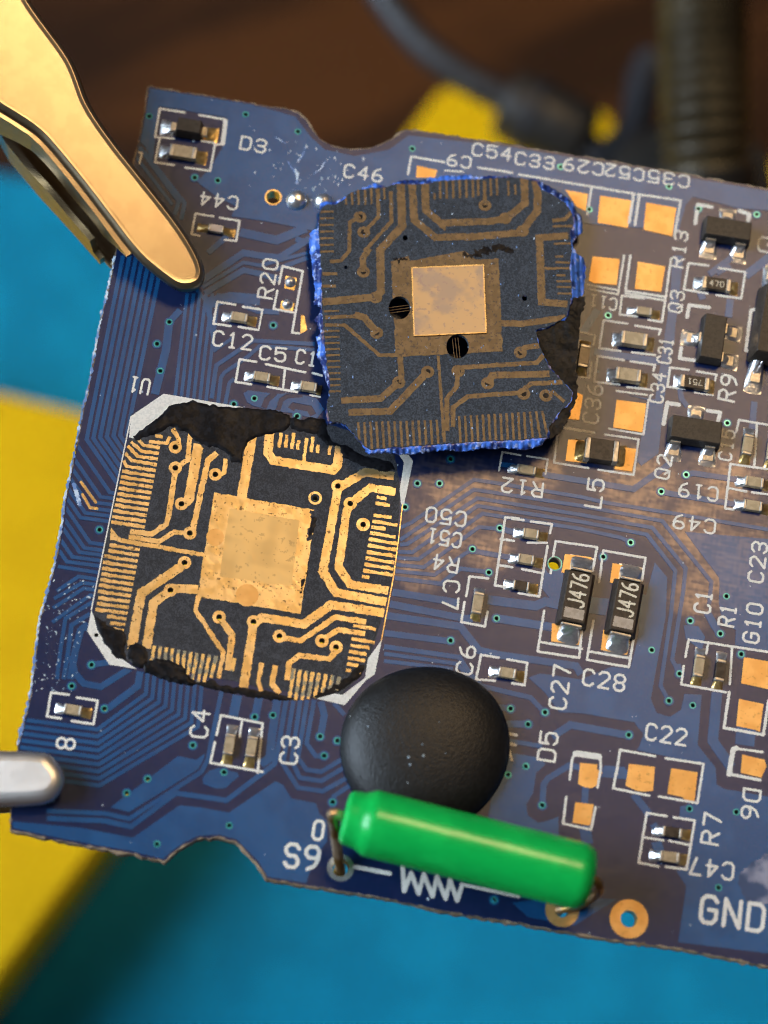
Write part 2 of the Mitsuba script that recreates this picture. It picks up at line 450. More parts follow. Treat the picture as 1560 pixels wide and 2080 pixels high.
def slab(pts, z0, z1, rnd=1.5, bevel=0.8):
    """a plate with rounded corners and a bevelled upper edge; pts are mm on the plane"""
    g = Polygon(pts).buffer(-rnd).buffer(rnd, quad_segs=8)
    lo = np.array(g.exterior.coords)[:-1]
    hi = np.array(affinity.scale(g, 1, 1).buffer(-bevel).exterior.coords)[:-1]
    a = plate(g, z0, z1 - bevel)
    pts3 = [np.column_stack([lo, np.full(len(lo), z1 - bevel)]), np.column_stack([hi, np.full(len(hi), z1)])]
    return a, g


obj('table_top', trimesh.creation.box(extents=[1600, 1400, 30], transform=trimesh.transformations.translation_matrix([100, 150, ZT - 15])), 'wood',
    label='dark brown wooden table top far below the circuit board', category='table top', kind='structure')
zm = ZT + 3
mat_pts = P2([(-900, 180), (0, 352), (1900, 760), (2400, 3200), (-1500, 3000)], zm)
obj('blue_mat', plate(Polygon(mat_pts).buffer(-4).buffer(4), ZT + 0.05, zm), 'blue_vinyl', label='teal blue work mat lying on the wooden table, below the board and out of focus', category='mat')
zy = zm + 13
yel = Polygon(P2([(-700, 610), (0, 795), (240, 852), (600, 560), (790, 320), (900, 170), (1040, 190), (1235, 222), (1258, 262), (1310, 345), (1900, 300), (1900, 560), (1330, 800), (1250, 1250), (470, 1380), (196, 1730), (0, 1995), (-400, 2500), (-900, 2400)], zy)).buffer(-2.2).buffer(4.4).buffer(-2.2)
ys = thing('yellow_block', 'flat yellow plastic block on the blue mat, out of focus under the board', 'block')
obj('base', plate(yel, zm + 0.05, zy - 0.8), 'yellow_plastic', ys)
obj('lid', plate(yel.buffer(-0.7), zy - 0.8, zy), 'yellow_plastic', ys)

# flexible arm, fitting and cable behind the board
za = -48.0
ax = [P(1448, 470, za - 6), P(1436, 330, za), P(1430, 150, za + 2), P(1427, -60, za + 3), P(1424, -260, za + 3)]
axs = spline(ax, 420)
s_ = np.r_[0, np.cumsum(np.linalg.norm(np.diff(axs, axis=0), axis=1))]
rad = 3.0 + 0.68 * np.abs(np.sin(s_ * math.pi / 1.3)) ** 0.8
arm = thing('flexible_arm', 'ribbed dark metal gooseneck arm standing out of focus behind the board', 'flexible arm')
obj('ribbed_tube', tube(axs[88:], rad[88:], 28), 'arm_metal', arm, smooth=50)
obj('collar', tube(axs[48:90], 3.9, 28), 'fitting_black', arm, smooth=40)
obj('foot', tube([P(1400, 620, za - 32), P(1400, 560, za - 26), P(1400, 430, za - 16), P(1405, 345, za - 12), P(1410, 325, za - 11)], [7.8, 7.8, 7.8, 7.0, 5.0], 28), 'fitting_black', arm, smooth=30)
zc = -70.0
cab = spline([P(690, -160, zc), P(790, 10, zc), P(880, 110, zc), P(960, 165, zc), P(1060, 215, zc)], 50)
ck = thing('black_cable', 'dark grey cable curving down to the black plug behind the board', 'cable')
obj('sheath', tube(cab, 1.45, 16), 'rubber_black', ck, smooth=40)
obj('tail', tube(spline([P(1185, 292, zc), P(1225, 318, zc), P(1270, 290, zc), P(1300, 220, zc - 1), P(1330, 120, zc - 2)], 40), 1.7, 14), 'rubber_black', ck, smooth=40)
a0, a1 = P(1022, 205, zc), P(1200, 290, zc)
plug = thing('cable_plug', 'black barrel shaped plug on the cable, beside the yellow block', 'plug')
pr = [(0, 1.9), (0.03, 2.9), (0.08, 3.3), (0.5, 3.5), (0.9, 3.2), (0.97, 2.6), (1, 1.4)]
obj('barrel', tube([a0 + (a1 - a0) * t for t, _ in pr], [r for _, r in pr], 24), 'fitting_black', plug, smooth=40)
obj('ring', tube([a0 + (a1 - a0) * t for t in (0.3, 0.32, 0.38, 0.40)], [3.45, 3.75, 3.75, 3.45], 24), 'rubber_black', plug, smooth=40)

# ------------------------------------------------------------------ the circuit board
TH = 0.85
board = Polygon(P2(Q('p 300,174 T1 1560,628 T2 0,636 170,655 260,680 310,722 350,790 400,850 470,887 530,900 600,906 680,901 750,880 830,842 880,800 920,786 1040,800 1560,880'
                    ' p 1207,320 1400,353 1560,383 1800,428 1800,2008 1560,1965 1373,1927 1207,1905 1040,1875 887,1850 787,1827 680,1810 540,1787'
                    ' TB 60,682 0,582 TA 1500,522 1430,452 1330,427 1220,432 1140,467 1060,522 1000,577 920,557 780,522 600,492 440,462 240,422 130,397 60,382'
                    ' p 20,1647 35,1513 60,1417 80,1257 110,1147 127,1057 130,1020 147,937 167,837 182,770 200,670 217,593 233,520 273,317 287,253'))).buffer(0)
board_key = thing('circuit_board', 'blue printed circuit board held in metal clips, densely covered with traces and small parts', 'circuit board')
VIAS = Q('T1 910,712 1497,700 1187,1085 1328,1103 T2 255,805 952,910 T3 295,1020 470,1280 955,1140 1135,1275 1490,1310 T4 1032,405 957,538 977,703 1425,905 1550,870'
         ' T5 105,425 250,978 983,1388 1118,1388 908,1532 1185,1240 T6 585,365 1310,1020 1060,1335 908,1437 T7 607,110 558,933 437,1062 637,1200 1175,1423 1552,1250'
         ' T8 1485,100 1318,228 1418,370 1465,650 1185,785 103,1240 390,1370 495,1395 415,1487 1550,1200 T9 722,188 555,275 1305,515 1085,665 1268,743 850,843 1395,868 1020,987 955,1152 1100,1180 200,1222 97,1295 710,1360 85,1550'
         ' TA 900,68 773,155 1365,28 957,465 1397,352 TB 467,210 1535,45 1450,805 TC 183,228 1080,250 1365,270 1257,730 M 425,475 250,555 T7 587,752')
BARE_VIA = {len(VIAS) - 1, 17}
HOLES = [('T2', 105, 1205, 15.5), ('T9', 260, 316, 13.5), ('TB', 515, 610, 17), ('TC', 305, 865, 15), ('TC', 712, 920, 17.5)]
hole_geo = [dot(f'{t} {x},{y}', r, n=10) for t, x, y, r in HOLES]
via_geo = [Point(P2([v])[0]).buffer(4.3 * PITCH, quad_segs=5) for v in VIAS]
SITE_VIAS = Q('V1 745,437 745,605 795,897 862,1135 1070,658 V3 820,255 705,478 1100,697 V2 865,752 965,895 1070,1065 680,850 V4 180,735 390,852 735,890 850,942')
site_holes = [Point(P2([v])[0]).buffer(5.8 * PITCH, quad_segs=5) for v in SITE_VIAS]
all_holes = unary_union(hole_geo + via_geo + site_holes)
core = rough_edge(board, 0.22, 0.035, 3)
obj('core', plate(core.difference(all_holes), -TH, -0.03), 'laminate', board_key, label='bare fibreglass edge of the board')
mask_area = rough_edge(board.buffer(-0.07), 0.2, 0.03, 5).difference(all_holes)
obj('solder_mask', plate(mask_area, -0.03, 0.0), 'substrate_mask', board_key)
# whitish cut fibres along the sawn left edge
le = np.array(P2(Q('p 233,520 217,593 200,670 182,770 167,837 147,937 130,1020 127,1057 110,1147 80,1257 60,1417 35,1513')))
obj('frayed_edge', plate(rough_edge(LineString(le).buffer(0.055, cap_style='flat'), 0.12, 0.035, 8), -0.25, 0.012), 'laminate_edge', board_key, label='frayed pale sawn edge of the board')

SITE = area('p 331,800 267,842 179,1278 223,1352 280,1364 560,1408 700,1432 757,1372 800,1190 815,1022 837,930 822,920 560,850 440,822')
inset = board.buffer(-0.16)
clear = unary_union([g.buffer(0.01) for g in via_geo] + hole_geo + site_holes)
traces = []


def tr(s, w, **k):
    traces.append(line(s, w, **k))


# bundle along the sawn left edge, then slanting into the chip site
for k in range(7):
    x0 = 223 + 13.6 * k
    bx = x0 - 0.2 * (892 - 655) + 0.5
    by = 893 - 1.6 * k
    traces.append(LineString(P2([(x0 + 0.2 * 135, 520), (bx, by), (bx + 90, by + 130)])).buffer(8.4 * PITCH / 2, cap_style='flat', join_style='mitre'))
for bx, by in Q('C 850,110 750,155 700,215 650,275 590,325 540,375 640,640 580,695 530,740 455,790 395,840'):
    traces.append(LineString(P2([(bx - 90, by - 130), (bx, by), (bx + 90, by + 12)])).buffer(7.6 * PITCH / 2, cap_style='flat', join_style='mitre'))
tr('C 300,890 400,905 760,960', 7.5)
for s, w in [('C 290,1150 520,995 760,1035', 7.5), ('C 260,1230 560,1062 760,1090', 7.5), ('C 250,1330 575,1120 760,1150', 7.5), ('C 240,1480 640,1195 740,1210', 7.5),
             ('C 290,2080 330,1750 380,1440 650,1275 720,1270', 8), ('C 360,2080 400,1850 445,1510 640,1390', 9), ('C 430,2080 480,1800 540,1560 620,1500', 14),
             ('A 500,10 528,150 600,235 740,262 980,110', 13), ('A 1060,130 1040,255 800,435', 14), ('C 640,1930 850,1900', 12)]:
    tr(s, w)
for k in range(9):
    b1, b2 = (1105 + 53 * k, 320 + 33 * k), (713 + 2 * k, 608 + 57 * k)
    traces.append(LineString(P2([(20 + x / 4, 1330 + y / 4) for x, y in [(b1[0] + 30, b1[1] - 330), b1, b2, (b2[0] - 700, b2[1] - 92)]])).buffer(8.0 * PITCH / 2, cap_style='flat', join_style='mitre'))
for s, w in [('A 300,1270 770,1290 970,1335 1560,950 B 330,650 350,540 440,100', 9), ('A 300,1330 770,1350 985,1398 1350,1125 1560,1155 B 480,985 870,690 900,560 965,170', 10),
             ('B 1025,170 940,690 1060,880 1260,910 1500,780', 9), ('B 1080,170 1010,660 1075,800 1250,828 1440,715', 9), ('B 1135,170 1060,640 1130,735 1250,752 1420,650', 9), ('B 1192,170 1130,520 1205,625 1270,625', 9),
             ('B 1245,180 1275,290 1245,460', 14), ('B 895,160 850,460 830,640 760,690', 17), ('B 745,150 715,300', 16), ('B 570,130 535,300', 19), ('B 1350,190 1440,290', 9), ('B 1340,960 1500,850', 9)]:
    tr(s, w)
# around the clip and C12
for k in range(6):
    x = 24 + 53 * k
    traces.append(LineString(P2([(360 + a / 4.16, 380 + b / 4.16) for a, b in [(x + 62, 900), (x, 1400), (x - 48, 1830)]])).buffer(7.2 * PITCH / 2, cap_style='flat'))
for s, w in [('E 345,1830 370,1610 400,1570 590,1440 700,1345 1160,1380', 8), ('E 405,1840 440,1660 480,1620', 8), ('E 290,1790 330,1510 640,1300 1160,1330', 9), ('E 250,1010 320,1380 480,1270', 7), ('E 160,860 260,990 300,1180', 7),
             ('E 200,800 560,560 720,585 860,600 1120,440', 15), ('E 215,850 560,640 700,665 1100,560', 8), ('E 235,900 560,705 720,740 860,780', 13), ('E 830,700 1100,600', 10), ('E 530,385 840,452 1090,350', 20), ('E 260,560 420,420', 12),
             ('E 240,985 450,935 700,955', 24), ('E 560,1000 680,1050 860,1060', 12), ('E 1000,440 1100,470', 12), ('D 1110,600 1080,880 1020,1120 960,1360', 17), ('D 1230,470 1110,600', 14), ('T1 850,900 1090,1230 1065,1310', 9), ('T1 880,930 1125,1240 1105,1340', 9), ('T1 830,960 1050,1250', 7)]:
    tr(s, w)
# fan-out right of the chip site
for s, w in [('F 90,690 180,650 690,300 860,325 1560,440 G 250,488 800,575 1560,705', 8), ('F 90,790 690,380 1560,512 G 700,635 1100,1130 1080,1310', 8), ('F 90,828 150,822 720,450 1560,585 G 620,690 890,1020 870,1210 T9 975,900 1020,987', 8),
             ('F 70,885 190,890 720,512 1560,642 G 575,745 805,1040 770,1400 T9 905,1060 955,1152', 8), ('F 60,935 240,945 760,575 1560,700 G 360,770 440,805', 8), ('F 60,990 280,1012 730,685 900,700', 8), ('F 50,1042 370,1072 610,905 680,865', 8),
             ('F 40,1098 420,1145 580,1022 810,1050', 9), ('F 690,880 1000,935', 11), ('F 900,695 1010,725', 12), ('H 20,205 500,282 600,300', 15), ('H 0,300 640,425 720,430', 15), ('H 0,400 620,492 770,685 930,722 1560,812 T9 420,990', 15), ('H 0,545 530,612', 13),
             ('H 0,655 610,742 700,880 790,975 1190,1070 1305,1190', 10), ('H 0,712 590,795 690,900', 8), ('H 0,772 560,838', 8), ('H 910,425 1560,530', 17), ('H 840,275 1230,325 1310,290 1480,330', 19), ('H 900,1145 1030,1160', 12), ('H 960,1285 1170,1285', 14),
             ('M 230,215 590,275', 9), ('M 230,60 440,60', 12), ('M 690,180 870,62 1440,165', 15), ('M 590,860 605,650 650,590 860,462 980,490', 12), ('M 1150,530 1440,555', 19), ('M 1022,660 1010,850', 13), ('M 1010,1060 1040,1240', 22)]:
    tr(s, w)
# upper right and right
for s, w in [('T6 1015,0 985,300 935,640 895,900 865,1190 770,1258', 19), ('T6 200,1335 740,1422 900,1310 965,1265', 13), ('T6 500,585 900,645', 15), ('T6 520,330 430,470', 16), ('I 420,925 660,745', 14), ('I 800,940 1060,740', 19), ('J 110,60 125,160 190,240', 11),
             ('J 895,190 870,480', 13), ('J 165,960 250,945 720,1015', 12), ('G 690,395 750,410 1290,500', 12), ('I 60,820 15,1640', 14), ('I 640,1190 620,1380', 15), ('K 500,1180 455,1690 650,1970', 21), ('K 400,340 470,470 530,560', 15), ('K 700,1630 900,1660', 36),
             ('K 80,880 100,985', 14), ('TC 740,160 840,290', 15), ('N 300,500 380,620', 14), ('TC 880,450 900,530', 20), ('TC 690,20 560,10', 16), ('I 330,1120 350,1190', 14), ('T6 700,740 690,760', 8), ('T6 1330,60 1250,110', 10), ('T5 1490,1270 1560,1280 T6 200,1335', 10)]:
    tr(s, w)
big = [area('p 300,180 520,215 600,238 632,280 660,305 720,318 790,305 830,276 1040,300 1300,345 1800,430 1800,445 1500,424 1407,400 1392,418 1378,470 1190,455 1040,420 830,385 700,400 662,440 640,470 540,450 470,440 480,420 440,400 400,370 425,345 452,300 462,240 322,216 310,330 296,300 282,285 290,240'),
       area('p 362,1536 398,1544 420,1528 432,1545 262,1650 225,1640'),
       area('p 20,1668 165,1682 270,1702 365,1636 410,1641 465,1651 560,1587 574,1594 592,1622 642,1632 648,1652 664,1668 664,1710 640,1740 620,1800 20,1820'),
       area('T9 870,310 945,400 935,640 845,1140 880,1225 960,1250 1030,1205 1050,1110 1155,1115 1130,1420 1240,1560 TC 1245,100 1290,128 1560,175 2300,300 2300,1230 1560,1130 1012,1062 1062,722 1000,625 1070,620 1115,320 1020,300 1025,235 1120,218 T9 1160,1535 760,1452 800,1350 740,1282 430,1228 290,1222 200,1100 100,1010 170,985 420,1022 600,945 720,955 760,800 790,600'),
       area('G 885,722 1560,782 2400,900 2400,1800 K 1800,880 1040,745 690,680 700,520 560,440 520,230 530,0 G 1175,1180 1160,1090 1000,880'),
       area('K 150,470 300,480 372,590 340,740 170,610'),
       area('M 250,335 540,382 625,450 530,540 500,740 432,850 450,960 550,1032 650,1010 752,970 752,1160 700,1400 0,1300 60,950 100,700 200,500'),
       area('T6 710,850 890,880 860,1190 760,1262 790,1090 830,880'),
       area('F 1180,850 1280,840 1240,1180 1330,1290 1400,1330 1420,1000 1290,1060'),
       area('B 285,800 340,745 420,720 570,760 580,790 470,885 400,890 290,850'),
       area('E 560,1745 600,1720 680,1730 820,1750 1000,1745 1180,1790 1240,1880 1180,1960 1080,1940 960,1910 820,1900 640,1850 590,1820').difference(unary_union([line('E 730,1870 760,1800 830,1740', 12), line('E 850,1890 880,1800 930,1770 1060,1760', 10), line('E 960,1880 985,1850 1120,1875 1150,1930', 14)])),
       area('TC 0,820 300,790 640,800 540,860 380,960 100,910'), area('T9 478,520 590,530 570,632 460,615'), area('T9 780,500 900,520 860,760 770,740')]
moat = 3.4 * PITCH
tr_union = [t.buffer(moat) for t in traces]
via_union = unary_union([Point(P2([v])[0]).buffer(9.5 * PITCH, quad_segs=6) for i, v in enumerate(VIAS)])
pours = []
for i, g in enumerate(big):
    cut = unary_union([t for t, u in zip(tr_union, traces) if u.intersects(g)]) if i in (1, 2, 3, 4) else None
    g = g.intersection(inset).difference(clear).difference(SITE)
    if cut is not None: g = g.difference(cut)
    pours.append(g)
pours[3] = pours[3].difference(area('T9 150,1330 745,1280 800,1360 770,1440 660,1440'))
for g in pours:
    m = bevel_plate(g, 0.0, 0.062, 0.06)
    if m is not None: obj('copper_pour', m, 'copper_mask', board_key)
for t in traces:
    g = t.intersection(inset).difference(clear).difference(SITE)
    m = bevel_plate(g, 0.0, 0.066, 0.05)
    if m is not None: obj('copper_trace', m, 'copper_mask', board_key)
for i, v in enumerate(VIAS):
    c = Point(P2([v])[0])
    pad_g = c.buffer(10.2 * PITCH, quad_segs=6).intersection(inset).difference(unary_union(via_geo)).difference(unary_union(hole_geo))
    if i != len(VIAS) - 1:
        obj('via_pad', plate(pad_g, 0.0, 0.069), 'copper_mask', board_key)
    ring = c.buffer(7.0 * PITCH, quad_segs=7).difference(c.buffer(4.3 * PITCH, quad_segs=5)).intersection(board)
    obj('via', plate(ring, 0.0, 0.076), 'via_ring' if i != len(VIAS) - 1 else 'silk', board_key)
for (t, x, y, r), w, mt in zip(HOLES, (3, 1.5, 9, 18, 20), ('gold', 'via_ring', 'solder', 'gold_clean', 'gold_clean')):
    c = Point(P2(Q(f'{t} {x},{y}'))[0])
    ring = c.buffer((r + w) * PITCH, quad_segs=14).difference(c.buffer(r * PITCH * 0.99, quad_segs=10))
    obj('plated_hole', plate(ring, -0.02, 0.075), mt, board_key)
    wall = c.buffer(r * PITCH * 1.0, quad_segs=10).difference(c.buffer(r * PITCH * 0.93, quad_segs=10))
    obj('plated_hole_wall', plate(wall, -TH + 0.02, 0.055), 'flux_gold' if w != 1.5 else 'laminate', board_key)
# bare gold pads
for s in ['T2 980,1012 1105,1040 1090,1085 975,1085', 'T3 325,1160 462,1185 448,1290 390,1260', 'T3 537,1195 726,1225 705,1392 682,1388 520,1360', 'T3 817,1237 1000,1270 975,1442 950,1436 800,1402',
          'T6 490,5 655,22 637,180 567,172 500,168 466,152', 'T6 766,37 932,66 908,222 795,208 747,202', 'T6 637,878 817,902 793,1077 615,1047', 'T6 390,832 432,850 408,1002 340,995',
          'T9 1412,886 1620,922 1600,1090 1395,1045', 'T9 1382,1140 1532,1172 1508,1340 1482,1330 1365,1306', 'K 765,1835 885,1865 1000,1890 1020,1960 970,2080 750,2030',
          'M 965,438 1140,455 1130,500 1185,530 1135,660 1075,690 1005,680 945,645', 'M 918,828 1100,850 1065,1062 890,1030', 'TC 712,-25 870,-5 858,140 800,146 752,138 690,108', 'TC 970,2 1130,28 1110,205 1045,192 1042,180 945,158',
          'T9 322,258 482,278 470,400 300,370', 'T9 242,680 425,700 405,812 238,790', 'T9 612,312 782,352 770,470 595,430', 'T9 555,720 725,740 700,872 540,842', 'T6 342,1120 470,1130 455,1265 325,1250', 'T6 620,1160 757,1178 730,1316 620,1300']:
    obj('gold_pad', bevel_plate(area(s).difference(clear), 0.0, 0.072, 0.025), 'gold_clean', board_key)

# silkscreen outlines
SILK = """5 T1 1125,690 975,665 945,838 975,842 945,992 1060,1010;5 T1 1215,705 1370,732 1350,882 1310,885 1280,1045 1130,1025;9 T1 1375,742 1358,880;4.5 T1 945,838 1060,848;4.5 T1 1230,862 1305,875
5 T1 1300,1322 1192,1305 1167,1430 1215,1440;5 T1 1340,1330 1460,1350 1440,1472 1370,1465;4 T1 820,925 865,936 850,1000
5 T2 925,1065 945,957 1145,992;4 T2 1150,1043 1260,1050;5 T2 1355,1025 1560,1056;5 T3 40,1067 225,1097;5 T3 235,1100 480,1140 745,1185;5 T3 483,1150 458,1310;6 T3 740,1190 712,1360;6 T3 775,1190 748,1375;5 T3 765,1188 1027,1225 990,1430
8 T3 1215,1265 1132,1250 1115,1365;9 T3 1385,1288 1445,1310 1438,1345
5 T5 140,172 162,65 285,95 240,352 220,470 262,475;5 T5 130,215 107,325 238,350;4 T5 0,322 40,330 15,455 0,452;5 T4 1560,648 1460,632 1435,770 1530,785;5 T5 60,662 300,712;5 T5 177,685 165,805;5 T5 70,800 250,832;5 T5 345,716 400,732;4 T5 330,850 390,862
5 T4 1435,300 1325,282 1300,415 1405,430;5 T4 1480,312 1560,325 T5 40,332;5 T4 1455,435 1560,452
4.5 T6 470,205 645,237 682,0;4.5 T6 460,178 645,212;5 T6 720,0 690,215 930,252;5 T6 690,230 930,275;5 T6 962,60 930,290 912,405 830,392;5 T6 760,372 655,360 668,245 800,262
5 T6 700,415 557,395 530,565 660,582;5 T6 750,427 905,452 893,482;5 T6 730,590 870,607;5 T6 680,637 520,612 500,770 652,787;5 T6 720,645 870,667 860,702;5 T6 700,802 850,817;4.5 T6 635,825 822,850
4 T6 410,465 505,487 495,545;4 T6 420,740 470,747 482,650;4.5 T6 310,1045 500,1080;4.5 T6 590,1055 800,1090 830,880;4.5 T6 565,1090 770,1120 740,1337 525,1305;4.5 T6 500,1080 282,1047 255,1262 465,1295
4 T5 1480,1310 1500,1197 1560,1207 T6 50,1217;4 T6 90,1222 217,1242 203,1330;5 T6 1195,62 1075,46 1045,207 1190,232;5 T6 1260,76 1420,102 1395,262 1245,242
8 T6 1200,317 1078,302 1065,375;8 T6 1030,562 1020,626 1130,642;5 T6 1075,697 962,682 945,800 1050,812;5 T6 1125,706 1245,727 1235,762;3 T6 1110,835 1225,852
9 T6 1015,910 945,897 922,1025;8 T6 1190,945 1268,957 1252,1015;5 T6 1365,1075 1382,1002 1620,1042;5 T6 1490,1030 1475,1282;5 T6 1620,1310 1330,1270 1297,1540 1345,1548;5 T6 1315,1417 1425,1437;5 T6 1460,1442 1620,1465
7 T6 1520,325 1455,332 1422,578 1455,585;5 T8 1600,42 1518,35 1455,450 1600,470;5 T8 1490,167 1570,178;5 T8 1475,327 1560,338;5 T9 0,45 70,52;5 T9 115,60 242,77 230,132;5 T9 210,190 95,190;5 T9 60,350 185,375;5 T9 215,210 165,517 40,497
5 T8 1413,407 1300,395 1280,515;5 T8 1270,552 1250,672 1393,700 1410,610;5 T8 1478,890 1370,872 1340,1022 1455,1030;5 T8 1530,900 1560,905 T9 92,922 75,1058 0,1045
5 T9 235,375 250,270 265,180 517,217 490,360;5 T9 195,605 155,852 408,890 428,690;5 T9 175,795 425,835;5 T9 530,430 555,237 812,282 790,420;5 T9 495,665 455,902 710,947 740,770;5 T9 470,852 722,895
5 T9 1055,885 1075,780 1340,822 1325,1050;5 T9 1045,940 1030,1052 1300,1100;4.5 T9 1195,795 1182,865;5 T9 1345,822 1640,868;6 T9 1322,1100 1290,1317 1530,1360 1562,1150
10 T9 1320,1600 1345,1452 1365,1440;5 T9 1345,1440 1525,1465;6 T9 1320,1560 1340,1602 1510,1635;11 T9 385,1475 530,1495;5 T9 350,1630 367,1500 395,1462 535,1482 540,1560 520,1680;5 TC 330,178 310,340 480,377 508,240;5 T9 635,1600 657,1450 870,1490;5 T9 935,1502 1165,1537 1128,1775 895,1735;5 T9 635,1580 615,1685 835,1730
5 TC 940,295 820,275 770,577 890,602;5 TC 985,302 1112,322 1062,620 935,602;4.5 TC 810,425 920,442;4.5 TC 955,445 1080,470;5 T7 420,1115 312,1102 287,1247 372,1260;5 T7 470,1132 595,1152 570,1295 440,1275
5 T7 1320,1360 1347,1240 1600,1290 T8 10,1590;5 T7 1310,1405 1282,1530 1600,1585;5 T7 1475,1265 1460,1372;8 TB 600,602 815,645;6 TB 1250,710 1600,785;6 M 260,150 335,165;6 M 270,250 325,262;5 M 265,320 290,410"""
for row in SILK.replace('\n', ';').split(';'):
    w, s = row.split(' ', 1)
    g = line(s, float(w), cap='round', join='round')
    g = rough_edge(g, 0.05, 0.008, len(s)) if g.geom_type == 'Polygon' and not g.interiors else g
    m = plate(g.difference(clear).intersection(inset), 0.067, 0.084)
    if m is not None: obj('silkscreen_outline', m, 'silk', board_key)
zig = 'TB 893,605 903,750 945,640 990,765 1022,650 1075,782 1102,665 1155,797 1182,685 1225,808 1255,712'
obj('silkscreen_outline', plate(line(zig, 8.5, cap='round', join='round'), 0.067, 0.084), 'silk', board_key, label='white printed zigzag symbol beside the green resistor')
# white outline of the removed chip
for s in ['V1 650,3 1290,112 1300,135 900,110 660,200 430,370 368,358 386,184', 'V3 62,640 30,812 208,1082 430,1118 330,1050 205,950 110,800 84,690', 'V4 1222,880 1165,1160 1090,1212 920,1412 690,1358 840,1318 905,1328 1085,1190 1108,1035',
          'V2 1352,488 1440,500 1476,552 1402,902 1378,900 1366,780 1402,560']:
    obj('silkscreen_outline', plate(area(s).difference(clear), 0.067, 0.084), 'silk', board_key)
obj('silkscreen_outline', plate(line('V1 386,184 180,1180 V3 62,640', 2.6), 0.067, 0.086), 'silk', board_key)
obj('silkscreen_outline', plate(line('V2 1390,900 1355,1200 V4 1320,350 1215,900', 2.2), 0.067, 0.082), 'flux_gold', board_key)

GLYPH = {'C': '45 36 16 05 01 10 30 41', 'D': '00 06 26 36 45 41 30 00', 'G': '45 36 16 05 01 10 30 41 43 23', 'J': '46 41 30 10 01', 'L': '06 00 40', 'N': '00 06 40 46', 'Q': '10 01 05 16 36 45 41 30 10|22 40',
         'R': '00 06 36 45 44 33 03|23 40', 'S': '45 36 16 05 04 13 33 42 41 30 10 01', 'U': '06 01 10 30 41 46', '0': '10 01 05 16 36 45 41 30 10', '1': '15 26 20|10 30', '2': '05 16 36 45 44 00 40',
         '3': '05 16 36 45 44 33 42 41 30 10 01|13 33', '4': '30 36 02 42', '5': '46 06 03 14 34 43 41 30 10 01', '6': '36 15 03 01 10 30 41 42 33 13 02', '7': '06 46 20', '8': '13 04 05 16 36 45 44 33 13 02 01 10 30 41 42 33',
         '9': '10 31 43 45 36 16 05 04 13 33 44'}


def lettering(text, a, b, h, w, z=0.0):
    """stroke letters from baseline start a to baseline end b (mm), capitals h mm tall, strokes w mm: a shapely area"""
    a, b = np.asarray(a, float)[:2], np.asarray(b, float)[:2]
    L = np.linalg.norm(b - a); u = (b - a) / L; up = np.array([-u[1], u[0]])
    sx = L / (4 * len(text) + 2.2 * (len(text) - 1)) if len(text) > 1 else L / 4
    out = []
    for i, ch in enumerate(text):
        for stroke in GLYPH[ch].split('|'):
            pts = [a + u * sx * (int(c[0]) + 6.2 * i) + up * h / 6 * int(c[1]) for c in stroke.split()]
            out.append(LineString(pts).buffer(w / 2, cap_style='round', join_style='round', quad_segs=3))
    return unary_union(out)


MARKS = """D3 487,303 537,312 29 4.6;C44 484,402 410,391 29 4.4;C46 698,360 774,371 29 4.4;C9 957,321 911,314 26 4.4;C54 959,316 1036,327 28 4.4;C33 1046,334 1123,346 28 4.4;C29 1226,334 1147,322 28 4.4;C52 1308,346 1232,334 27 4.4
C35 1400,359 1319,346 28 4.4;R13 1386,545 1397,474 27 4.4;Q3 1383,637 1390,596 28 4.2;R9 1490,817 1498,768 33 5;C31 1361,740 1367,692 28 4.4;C34 1345,820 1352,762 27 4.4;C36 1213,862 1224,786 31 4.6;C11 1253,608 1200,599 27 4.2
Q2 1357,975 1365,930 29 4.4;C15 1484,937 1492,878 26 4.2;C19 1458,992 1381,981 29 4.4;L5 1219,1033 1227,978 32 4.8;R12 1103,983 1022,971 30 4.6;C50 947,1042 868,1031 30 4.6;C51 938,1085 872,1074 30 4.6;R4 932,1136 883,1127 30 4.6
C7 902,1180 898,1235 31 4.6;C6 957,1372 966,1316 31 4.6;C27 1148,1442 1159,1357 33 5;C28 1183,1391 1266,1405 32 5;C49 1453,1058 1370,1045 29 4.4;C23 1548,1185 1558,1106 30 4.8;C1 1441,1247 1446,1206 32 5;R1 1489,1274 1495,1234 31 5
G10 1539,1308 1549,1231 31 5;C22 1311,1502 1391,1515 32 5;D5 1126,1548 1133,1492 34 5;D6 1511,1602 1505,1660 33 5;R7 1457,1717 1465,1658 33 5.2;C47 1490,1755 1404,1742 32 5.2;GND 1421,1872 1547,1893 51 8;U1 306,773 268,766 32 4.6
C12 432,702 509,712 32 4.6;C5 527,730 578,736 29 4.6;C1 600,738 640,745 30 4.6;R20 552,608 565,531 30 4.6;C4 420,1499 426,1446 33 5;C3 602,1553 608,1500 33 5;8 150,1523 153,1503 34 5;S9 577,1760 644,1768 44 7.2;0 634,1704 653,1707 36 5.8;Q 1566,515 1570,487 30 4.6"""
for row in MARKS.replace('\n', ';').split(';'):
    t, a, b, h, w = row.split()
    g = lettering(t, P2(Q(a))[0], P2(Q(b))[0], float(h) * PITCH, float(w) * PITCH)
    m = plate(g.difference(clear).intersection(inset), 0.0675, 0.087)
    obj('marking', m, 'silk', board_key, label=f'white printed marking {t}')

# the site of the removed chip: torn laminate, gold fingers and traces
resin = area('p 262,892 218,1085 188,1255 205,1292 240,1345 300,1350 560,1402 690,1418 745,1358 792,1200 808,1100 814,1000 802,925 700,872 560,842 420,818 330,842')
resin = rough_edge(resin, 0.25, 0.03, 11)
obj('resin_patch', plate(resin.difference(unary_union(site_holes)), 0.0, 0.058), 'resin', board_key, label='dark bare patch where a chip has been torn off')
Z0, Z1 = 0.05, 0.082
sv = unary_union(site_holes)


